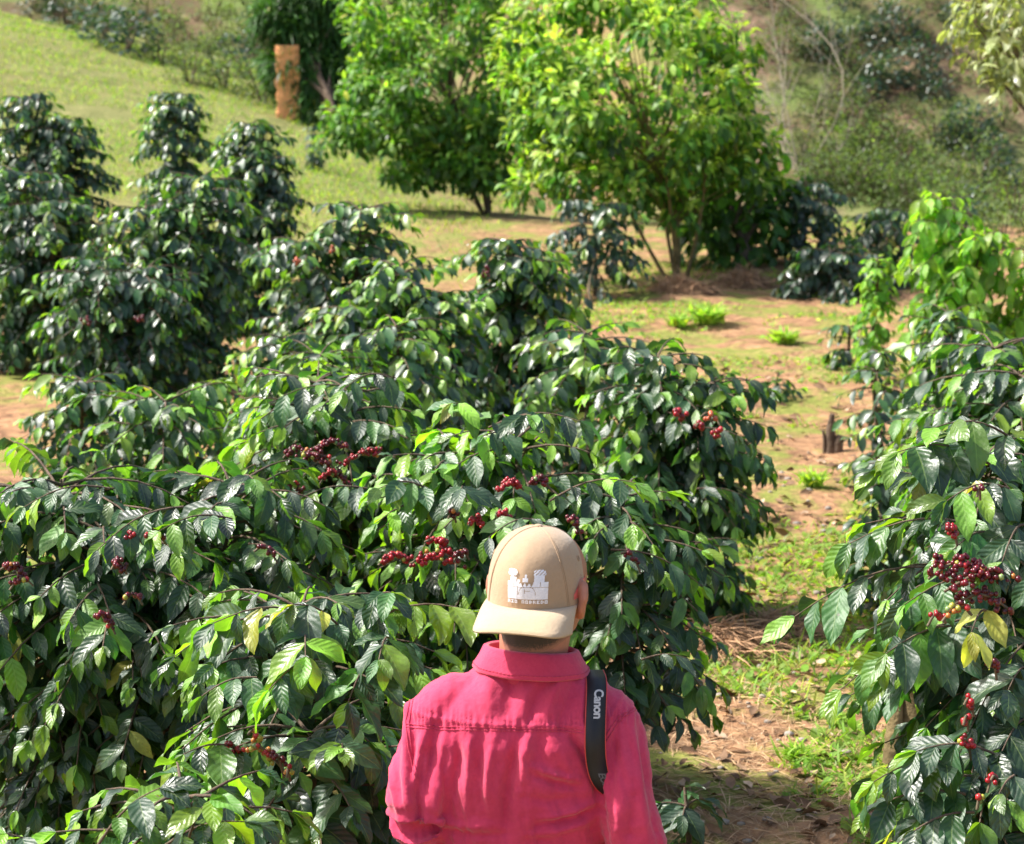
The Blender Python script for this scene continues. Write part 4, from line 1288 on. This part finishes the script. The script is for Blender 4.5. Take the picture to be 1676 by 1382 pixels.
def man_px(px, py, y=-.11):
    """photo pixel -> local x, z on the man's back"""
    dd = mp.y + y
    u, v = (px - 838) / FPX, (691 - py) / FPX
    k = dd / (CP + v * SP)
    return np.array([u * k - MAN.x, ZC + k * (-SP + v * CP) - MAN.z])


def fold(path, amp, w, y=-.11, taper=True):
    global disp
    pts = [man_px(*p, y) for p in path]
    best = np.full(nv, 9.0); tb = np.zeros(nv)
    q = co_[:, [0, 2]]
    tot = len(pts) - 1
    for i in range(tot):
        a, b = pts[i], pts[i + 1]
        ab = b - a
        t = np.clip(((q - a) @ ab) / (ab @ ab), 0, 1)
        ds_ = np.linalg.norm(q - (a + t[:, None] * ab), axis=1)
        k = ds_ < best
        best[k] = ds_[k]; tb[k] = ((i + t) / tot)[k]
    env = np.sin(np.clip(tb, .06, .94) * math.pi) ** .6 if taper else 1
    disp += amp * np.exp(-(best / w) ** 2) * env * (no_[:, 1] < .25)


disp = np.zeros(nv)
ww = .0085
for path, amp, w in (
    ([(842, 1090), (836, 1130), (832, 1190)], -.006, .014), ([(905, 1112), (880, 1150), (860, 1195)], -.005, .01), ([(925, 1118), (905, 1150), (890, 1190)], .004, .009), ([(945, 1125), (930, 1160), (915, 1200)], -.0035, .008),
    ([(960, 1130), (950, 1180), (965, 1240)], .004, .009), ([(790, 1095), (800, 1140), (800, 1185)], .003, .014), ([(730, 1110), (725, 1150), (700, 1190)], .003, .018),
    ([(697, 1196), (683, 1250), (676, 1310)], .006, ww), ([(712, 1200), (704, 1260), (690, 1330)], -.005, .008), ([(728, 1196), (718, 1260), (715, 1330)], .004, ww), ([(750, 1196), (748, 1250), (735, 1330)], -.0045, ww), ([(772, 1196), (765, 1260), (762, 1340)], .0045, ww),
    ([(790, 1200), (785, 1260), (790, 1330)], -.003, ww), ([(812, 1196), (800, 1250), (795, 1300)], .0045, .009), ([(850, 1200), (838, 1250), (828, 1310), (825, 1360)], -.0075, .012), ([(866, 1198), (856, 1240), (852, 1290)], .005, .01), ([(885, 1198), (882, 1260)], -.003, .01),
    ([(905, 1196), (912, 1230), (940, 1270)], .003, .012), ([(930, 1200), (950, 1225), (975, 1262)], -.006, .008), ([(945, 1195), (968, 1225), (985, 1262)], .005, .008),
    ([(872, 1252), (905, 1265), (945, 1277)], .005, .006), ([(868, 1264), (905, 1278), (950, 1290)], -.005, .007), ([(885, 1335), (925, 1330), (975, 1318)], .005, .006), ([(880, 1346), (930, 1342), (978, 1330)], -.005, .007), ([(860, 1362), (910, 1358), (975, 1345)], .004, .007),
    ([(700, 1345), (740, 1352), (800, 1350)], .004, .008), ([(700, 1360), (760, 1368), (830, 1362)], -.004, .008), ([(692, 1330), (720, 1345), (740, 1372)], .004, .007), ([(860, 1300), (900, 1308), (960, 1306)], -.0035, .01),
    # left sleeve
    ([(664, 1150), (660, 1230), (668, 1310)], .004, .008), ([(652, 1170), (645, 1250), (655, 1330)], -.0035, .008), ([(640, 1220), (640, 1290), (660, 1350)], .003, .007), ([(672, 1200), (672, 1270), (686, 1340)], -.006, .008), ([(690, 1240), (682, 1300), (692, 1350)], -.008, .008),
    # right sleeve
    ([(1000, 1190), (990, 1230), (982, 1290)], .005, .009), ([(1012, 1190), (1005, 1250), (995, 1310)], -.004, .008), ([(1035, 1180), (1045, 1260), (1060, 1380)], .0035, .008), ([(1048, 1180), (1060, 1270), (1080, 1382)], -.0035, .008), ([(1020, 1290), (1010, 1330), (1000, 1382)], .004, .01), ([(1040, 1300), (1030, 1340), (1025, 1382)], -.004, .01),
    ([(985, 1220), (978, 1270), (985, 1330)], -.008, .007),
):
    fold(path, amp, w)
# seams: raised puckered ridges
YOKE = [(664, 1185), (720, 1190), (790, 1190), (860, 1192), (920, 1192), (956, 1196)]
LARM = [(692, 1112), (672, 1140), (664, 1180), (668, 1225), (680, 1275)]
RARM = [(1040, 1158), (1015, 1172), (1000, 1190), (985, 1215), (978, 1250)]
for path in (YOKE, LARM, RARM):
    fold(path, .0013, .0035, taper=False)
# puckers along the yoke
pz = man_px(800, 1190)[1]
near = np.exp(-((co_[:, 2] - pz) / .016) ** 2) * (no_[:, 1] < .2)
disp += near * .0011 * np.sin(co_[:, 0] * 620 + 3 * np.sin(co_[:, 0] * 90))
wr = fbm(co_[:, 0] * 22 + 5, co_[:, 2] * 9, 4, 3) - .5
wr2 = fbm(co_[:, 0] * 60, co_[:, 2] * 40 + co_[:, 1] * 30, 3, 8) - .5
disp += wr * .007 + wr2 * .0022
wr3 = fbm(co_[:, 0] * 55 + co_[:, 2] * 14 + 9, co_[:, 2] * 7, 2, 21)
disp += -.0035 * np.abs(wr3 - .5) * 2 * sstep(.36, .3, co_[:, 2] - ZO - 1.0)
wr4 = fbm(co_[:, 0] * 16 - co_[:, 2] * 30, co_[:, 2] * 50 + co_[:, 0] * 12, 2, 27)
disp += -.003 * np.abs(wr4 - .5) * 2 * sstep(1.24, 1.12, co_[:, 2] - ZO)
disp *= 1.9
co_ = co_ + no_ * disp[:, None]
shirt_me.vertices.foreach_set('co', co_.ravel())
shirt_me.update()
shirt_me.materials.clear(); shirt_me.materials.append(M['shirt'])
shirt = link('shirt', shirt_me, man)
bvh = BVHTree.FromPolygons([Vector(v) for v in co_], [tuple(p.vertices) for p in shirt_me.polygons])


def on_back(px, py, off=.002):
    """project a photo pixel onto the shirt, in man-local coordinates"""
    o = Vector((0, 0, ZC)) - MAN
    d = (P(px, py, 1.0) - Vector((0, 0, ZC))).normalized()
    h = bvh.ray_cast(o, d)
    if h[0] is None:
        return None
    return h[0] + h[1] * off


def seamline(path, r=.0011, off=.0006, name='seam'):
    mb = MB()
    pts = []
    for i in range(len(path) - 1):
        for t in np.linspace(0, 1, 14)[: 14 if i == len(path) - 2 else -1]:
            p = on_back(path[i][0] + (path[i + 1][0] - path[i][0]) * t, path[i][1] + (path[i + 1][1] - path[i][1]) * t, off)
            if p: pts.append(p)
    if len(pts) > 3:
        # dashes: a row of stitches
        pts = np.array(pts)
        for i in range(0, len(pts) - 1):
            a, b = pts[i], pts[i + 1]
            for t in (0, .5):
                tube(mb, np.array([a + (b - a) * t, a + (b - a) * (t + .36)]), [r, r], 5)
        mb.build(name, M['seam'], shirt)


for path in (YOKE, LARM, RARM):
    seamline(path)
    seamline([(x, y + (5 if path is YOKE else 0)) if path is YOKE else (x + 5, y + 2) for x, y in path])

# --- collar: folded band round the neck
cb = MB()
n = 72
th = np.linspace(R_(108), R_(432), n)       # open at the front
prof = ((.0, -.052, 0), (.0, -.02, 0), (.002, .004, 0), (.006, .009, 0), (.011, .006, 0), (.017, -.01, 0), (.024, -.024, 0), (.0275, -.032, 0), (.0265, -.034, 0), (.022, -.028, 0), (.012, -.012, 0), (.007, -.004, 0), (.005, -.02, 0), (.004, -.05, 0))
rg = np.random.default_rng(2)
V = []
for a in th:
    back = (1 - math.sin(a)) / 2
    cx, cy = -.011, .012
    z0 = 1.455 + .024 * back - .006 * math.cos(a)
    row = []
    for (dr, dz, _) in prof:
        k = 1 + .0 * back
        wv = .0012 * math.sin(a * 9) * (dr / .0275)
        row.append((cx + math.cos(a) * (.0745 + dr * 1.25 + wv), cy + math.sin(a) * (.068 + dr + wv), z0 + ZO + dz * (1 + .1 * back)))
    V.append(row)
V = np.array(V)
m = len(prof)
i, j = np.meshgrid(np.arange(n - 1), np.arange(m), indexing='ij')
F = np.stack([i * m + j, i * m + (j + 1) % m, (i + 1) * m + (j + 1) % m, (i + 1) * m + j], -1).reshape(-1, 4)
cb.add(V.reshape(-1, 3), F)
collar = cb.build('collar', M['shirt'], shirt)
sb_ = MB()
for kk, rr_ in ((6, .0015), (5, .0015)):
    for q in range(2, n - 3):
        if kk == 6:
            a_, b_ = V[q, 6] * .75 + V[q, 7] * .25, V[q + 1, 6] * .75 + V[q + 1, 7] * .25
            off = np.array([math.cos(th[q]), math.sin(th[q]), 0]) * .0008
            tube(sb_, np.array([a_ + off, a_ + (b_ - a_) * .6 + off]), [.001, .001], 5)
sb_.build('collar_stitching', M['seam'], collar)

# --- hair below the cap
hb = MB()
n = 40
th = np.linspace(R_(185), R_(355), n)
rows = []
for z, rx, ry in ((.02, .08, .096), (-.03, .08, .094), (-.06, .077, .093), (-.088, .073, .0925), (-.108, .0695, .0915), (-.124, .066, .089)):
    row = []
    for a in th:
        zz = z + (.03 * abs(math.cos(a)) ** 4 if z < -.08 else 0)
        row.append(HEAD @ Vector((math.cos(a) * rx, .005 + math.sin(a) * ry, zz)))
    rows.append(row)
V = np.array(rows).reshape(-1, 3)
fade_ = np.array([1, 1, 1, 1, .75, .1])[:, None] * np.ones((1, n)) * np.minimum(1, np.sin(np.linspace(0, math.pi, n)) * 2.5)[None]
i, j = np.meshgrid(np.arange(5), np.arange(n - 1), indexing='ij')
F = np.stack([i * n + j, (i + 1) * n + j, (i + 1) * n + j + 1, i * n + j + 1], -1).reshape(-1, 4)
hb.add(V, F, None, np.stack([fade_.ravel()] * 4, -1))
hair = hb.build('hair', M['hair'], man)

# --- cap
CAPM = CAPBASE @ Matrix.Translation((0, -.004, -.037))
cap = thing('cap', None, None, (0, 0, 0)); cap.parent = man
for k in ('label', 'category'):
    if k in cap: del cap[k]
RX, RY, HC = .0885, .105, .136


def dome(az, h, off=0):
    """crown surface: az from -y, h 0..1"""
    r = max(0.0, 1 - h ** 3.1) ** (1 / 2.25)
    front = max(0.0, math.cos(az))
    zz = h * HC * (1 + .0 * front)
    crease = .0065 * max(0.0, 1 - abs(az) / .75) * min(1, (1 - h) * 3) * min(1, h * 3)
    k = r * (1 + .03 * front * (1 - h)) + (off + crease) / RX
    return Vector((math.sin(az) * RX * k, -math.cos(az) * RY * k, zz + off * h))


mb = MB()
na, nh = 96, 30
V = []
for ih in range(nh):
    h = math.sin(ih / (nh - 1) * math.pi / 2)
    for ia in range(na):
        az = -math.pi + ia / na * 2 * math.pi
        V.append(CAPM @ dome(az, min(h, .9999)))
i, j = np.meshgrid(np.arange(nh - 1), np.arange(na), indexing='ij')
F = np.stack([i * na + j, i * na + (j + 1) % na, (i + 1) * na + (j + 1) % na, (i + 1) * na + j], -1).reshape(-1, 4)
mb.add(np.array(V), F)
crown = mb.build('crown', M['cap'], cap)
mb = MB()
for az in (-.98, .98, 2.2, -2.2, math.pi):
    hs = np.sin(np.linspace(.0, .99, 26) * math.pi / 2)
    for da in (-.018, .018):
        pts = np.array([CAPM @ dome(az * (1 if abs(az) > 1.5 else .75 + .25 * (1 - h)) + da, h, .0003) for h in hs])
        tube(mb, pts, [.0009] * len(pts), 6)
az_ = np.linspace(-1.15, 1.15, 40)
tube(mb, np.array([CAPM @ dome(a, .015, .001) for a in az_]), [.0013] * 40, 6)
mb.build('seam', M['cap'], crown)
mb = MB()
ball(mb, CAPM @ Vector((0, 0, HC + .0005)), .008, 2, None, (1, 1, .45))
mb.build('button', M['cap'], cap)
mb = MB()
for az in (1.45, -1.45, 2.6, -2.6):
    c = [CAPM @ (dome(az + .045 * math.cos(t), .62 + .035 * math.sin(t), .0006)) for t in np.linspace(0, 2 * math.pi, 14)]
    tube(mb, np.array(c), [.0011] * 14, 5, cap=False)
mb.build('eyelets', M['cap'], crown)
# visor
mb = MB()
na, nr = 49, 11
top, bot = [], []
for ir in range(nr):
    r = ir / (nr - 1)
    for ia in range(na):
        u = -1 + 2 * ia / (na - 1)
        az = u * 1.22
        p0 = dome(az, .0, .0005)
        # outer edge: wide rounded rectangle
        su = math.copysign(abs(u) ** .8, u)
        ox = .091 * su
        oy = -.172 + .008 * u * u + .062 * abs(u) ** 7
        p1 = Vector((ox, oy, -.026 - .008 * u * u))
        p = p0.lerp(p1, r)
        p.z += .009 * math.sin(r * math.pi) * (1 - .4 * u * u) + .004 * (1 - r)
        top.append(CAPM @ p)
        bot.append(CAPM @ (p - Vector((0, 0, .0032))))
V = np.array(top + bot)
N0 = na * nr
F = []
for ir in range(nr - 1):
    for ia in range(na - 1):
        a = ir * na + ia
        F.append((a, a + na, a + na + 1, a + 1)); F.append((a + N0, a + 1 + N0, a + na + 1 + N0, a + na + N0))
ed = [(nr - 1) * na + k for k in range(na)]
for k in range(na - 1):
    F.append((ed[k], ed[k] + N0, ed[k + 1] + N0, ed[k + 1]))
for k in range(nr - 1):
    for s in (0, na - 1):
        a, b = k * na + s, (k + 1) * na + s
        F.append((a, b, b + N0, a + N0))
mb.add(V, F)
visor = mb.build('visor', M['visor'], cap)
# embroidered emblem: stitched cells laid on the crown
def emblem_cell(u, v):
    """u,v in 0..1 (v up): white skyline with two palms above a solid base"""
    if v < .44:
        if .13 < v:
            if abs(math.hypot((u - .5) / .2, (v - .2) / .26) - 1) < .035: return False
            if abs(u - .27) < .006 or abs(v - .42) < .006: return False
            if abs(u - .44) < .006 and .2 < v < .36 or abs(u - .58) < .006 and .2 < v < .36 or abs(v - .29) < .007 and .44 < u < .58: return False
        return True
    if v < .6:
        if u < .3 or u > .64: return not (abs(u - .15) < .008 or abs(u - .82) < .008)
        return v < .5 + .05 * math.sin(u * 60)
    if .39 < u < .52: return v < .86 - 1.6 * abs(u - .46) and (v < .72 or abs(u - .46) < .03)
    if u < .24: 
        if v < .74: return .06 < u < .22
        if v < .8: return .08 < u < .16
        return ((u - .11) / .13) ** 2 + ((v - .89) / .12) ** 2 < 1 and math.sin((u * 3 + v * 2) * 26) > -.6
    if u > .64:
        if v < .82: return .66 < u < .9
        return ((u - .78) / .16) ** 2 + ((v - .88) / .13) ** 2 < 1 and math.sin((u * 3 - v * 2) * 24) > -.6
    if .26 < u < .33: return v < .66
    return False


FONT = {'R': '110101110101101', 'I': '111010010010111', 'O': '111101101101111', 'N': '111101101101101', 'B': '110101110101110', 'E': '111100110100111', 'D': '110101101101110', 'A': '010101111101101', 'S': '111100111001111', 'L': '100100100100111', ' ': '0' * 15}
mb = MB()
def cell(x, z, s, off=.0011):
    q = []
    for dx, dz in ((-s, -s), (s, -s), (s, s), (-s, s)):
        X, Z = x + dx, z + dz
        h = np.clip(Z / HC, .001, .98)
        r = max(.02, 1 - h ** 3.1) ** (1 / 2.25) * RX * 1.02
        az = math.asin(np.clip(X / r, -.95, .95))
        q.append(CAPM @ dome(az, h, off))
    mb.add(np.array(q), np.array([[0, 1, 2, 3]]))
NU, NVv = 62, 54
EW, EH, EX, EZ = .068, .052, .008, .0145
for iu in range(NU):
    for iv in range(NVv):
        u, v = (iu + .5) / NU, (iv + .5) / NVv
        if emblem_cell(u, v):
            cell(EX + (u - .5) * EW, EZ + .008 + v * EH, EW / NU * .5, .0021 + .0003 * ((iu + iv) % 2))
mb.build('emblem', M['thread'], crown)
mb = MB()
txt = 'RIO NOBREDO'
for k, ch in enumerate(txt):
    for b, bit in enumerate(FONT[ch]):
        if bit == '1':
            cell(EX - EW / 2 + (k * 4 + b % 3 + .5) * EW / (len(txt) * 4 - 1), EZ + .0055 - (b // 5 if False else b // 3) * .0011, EW / (len(txt) * 4) * .5, .0021)
mb.build('emblem_lettering', M['thread'], crown)
mb = MB()
for k in range(26):
    t = k / 25
    for q in range(9):
        s = q / 8
        az = 1.12 + .62 * t
        wv = .02 + .13 * math.sin(min(1, t * 1.15 + .08) * math.pi) * (1 - .35 * t)
        h = .14 + .22 * t + wv * (s - .4)
        pp = [CAPM @ dome(az + a, np.clip(h + b, .01, .9), .0012) for a, b in ((-.015, -.012), (.015, -.012), (.015, .012), (-.015, .012))]
        mb.add(np.array(pp), np.array([[0, 1, 2, 3]]))
mb.build('side_mark', M['redthread'], crown)

# --- camera strap (a thing he carries)
strap = thing('camera_strap', 'black camera strap with red edges and grey lettering over the right shoulder', 'camera strap', MAN)
SW = .0185
edgeL, edgeR = [], []
path = [(976, 1122), (975, 1150), (974, 1180), (973, 1210), (973, 1235), (976, 1256), (981, 1272)]
ty = np.linspace(0, 1, 40)
cx_ = np.interp(ty, np.linspace(0, 1, 7), [p[0] for p in path])
cy_ = np.interp(ty, np.linspace(0, 1, 7), [p[1] for p in path])
rowsS = []
# front half first: up over the shoulder
a0 = on_back(960, 1124, .004); b0 = on_back(992, 1128, .004)
for x_, y_ in zip(cx_, cy_):
    c_ = on_back(min(x_, 966), y_, .003)
    t_ = on_back(x_, min(y_, 1190), .003)
    o_ = np.array((0, 0, ZC)) - np.array(MAN)
    dv_ = np.array(P(x_, y_, 1.0)) - np.array((0, 0, ZC))
    k_ = (c_.y - o_[1]) / dv_[1]
    rowsS.append(o_ + dv_ * k_)
rowsS = np.array(rowsS)
for _ in range(60):
    rowsS[1:-1] = .25 * rowsS[:-2] + .5 * rowsS[1:-1] + .25 * rowsS[2:]
# lift clear of the cloth folds
rowsS[:, 1] -= np.linspace(.013, .006, len(rowsS))
t0_ = rowsS[0]
frontp = np.array([[.095, .17, 1.1 + ZO], [.1, .15, 1.2 + ZO], [.1, .125, 1.3 + ZO], [.102, .085, 1.375 + ZO], [.103, .035, 1.425 + ZO], [t0_[0], t0_[1] * .5, t0_[2] + .010]])
tail = np.array([rowsS[-1] + [.01, .006, -.02], rowsS[-1] + [.03, .03, -.045], [.15, .0, 1.13 + ZO], [.155, .08, 1.1 + ZO], [.13, .17, 1.08 + ZO]])
ctrl = np.concatenate([frontp, rowsS, tail])
L_ = np.concatenate([[0], np.cumsum(np.linalg.norm(np.diff(ctrl, axis=0), axis=1))])
tl = np.linspace(0, L_[-1], 150)
cen = np.stack([np.interp(tl, L_, ctrl[:, c]) for c in range(3)], -1)
for _ in range(4):
    cen[1:-1] = .25 * cen[:-2] + .5 * cen[1:-1] + .25 * cen[2:]
s_top = L_[len(frontp)]
Tn = norm(np.gradient(cen, axis=0))
acr = np.tile([1.0, 0, 0], (len(cen), 1))
acr = np.tile(norm(np.array([1.0, .3, -.1])), (len(cen), 1))
# gentle tilt so that the band follows the slope of the shoulder
upn = norm(np.cross(acr, Tn))
mb = MB()


def ribbon(mb, off0, off1, thick, lift=0.0, rows=None):
    idx = np.arange(len(cen)) if rows is None else rows
    secs = []
    for (w_, l_) in ((off0, lift + thick), (off1, lift + thick), (off1, lift), (off0, lift)):
        secs.append(cen[idx] + acr[idx] * w_ - upn[idx] * l_ * SGN)
    V = np.stack(secs, 1)
    m_ = len(idx)
    i, j = np.meshgrid(np.arange(m_ - 1), np.arange(4), indexing='ij')
    F = np.stack([i * 4 + j, i * 4 + (j + 1) % 4, (i + 1) * 4 + (j + 1) % 4, (i + 1) * 4 + j], -1).reshape(-1, 4)
    mb.add(V.reshape(-1, 3), F)


kmid = int(np.argmin(np.abs(tl - (s_top + .08))))
SGN = 1.0 if upn[kmid, 1] > 0 else -1.0        # outward is towards -y on the back
ribbon(mb, -SW, SW, .0018)
mb.build('band', M['strap'], strap, smooth=False)
for s in (-1, 1):
    mb = MB()
    ribbon(mb, s * (SW + .0002), s * (SW + .0017), .0022, -.0002)
    mb.build('edge', M['strapred'], strap, smooth=False)


def strap_text(txt, s0, size, m, w0, name):
    cu = bpy.data.curves.new('t', 'FONT'); cu.body = txt; cu.size = size; cu.offset = size * .03; cu.space_character = .92
    o = link('t', cu)
    dg = bpy.context.evaluated_depsgraph_get()
    me = bpy.data.meshes.new_from_object(o.evaluated_get(dg))
    bpy.data.objects.remove(o)
    bm = bmesh.new(); bm.from_mesh(me)
    for v in bm.verts:
        s = s0 + v.co.x * .92
        w_ = w0 + v.co.y
        c = np.array([np.interp(s, tl, cen[:, k]) for k in range(3)])
        a = np.array([np.interp(s, tl, acr[:, k]) for k in range(3)])
        u = np.array([np.interp(s, tl, upn[:, k]) for k in range(3)])
        v.co = Vector(c + a * w_ - u * .0024 * SGN)
    bm.to_mesh(me); bm.free()
    me.name = name
    me.materials.clear(); me.materials.append(m)
    return link(name, me, strap)


strap_text('Canon', s_top + .004, .0245, M['grey'], -.004, 'lettering')
strap_text('EOS', s_top + .163, .019, M['dim'], -.001, 'dim_lettering')
bpy.context.view_layer.update()
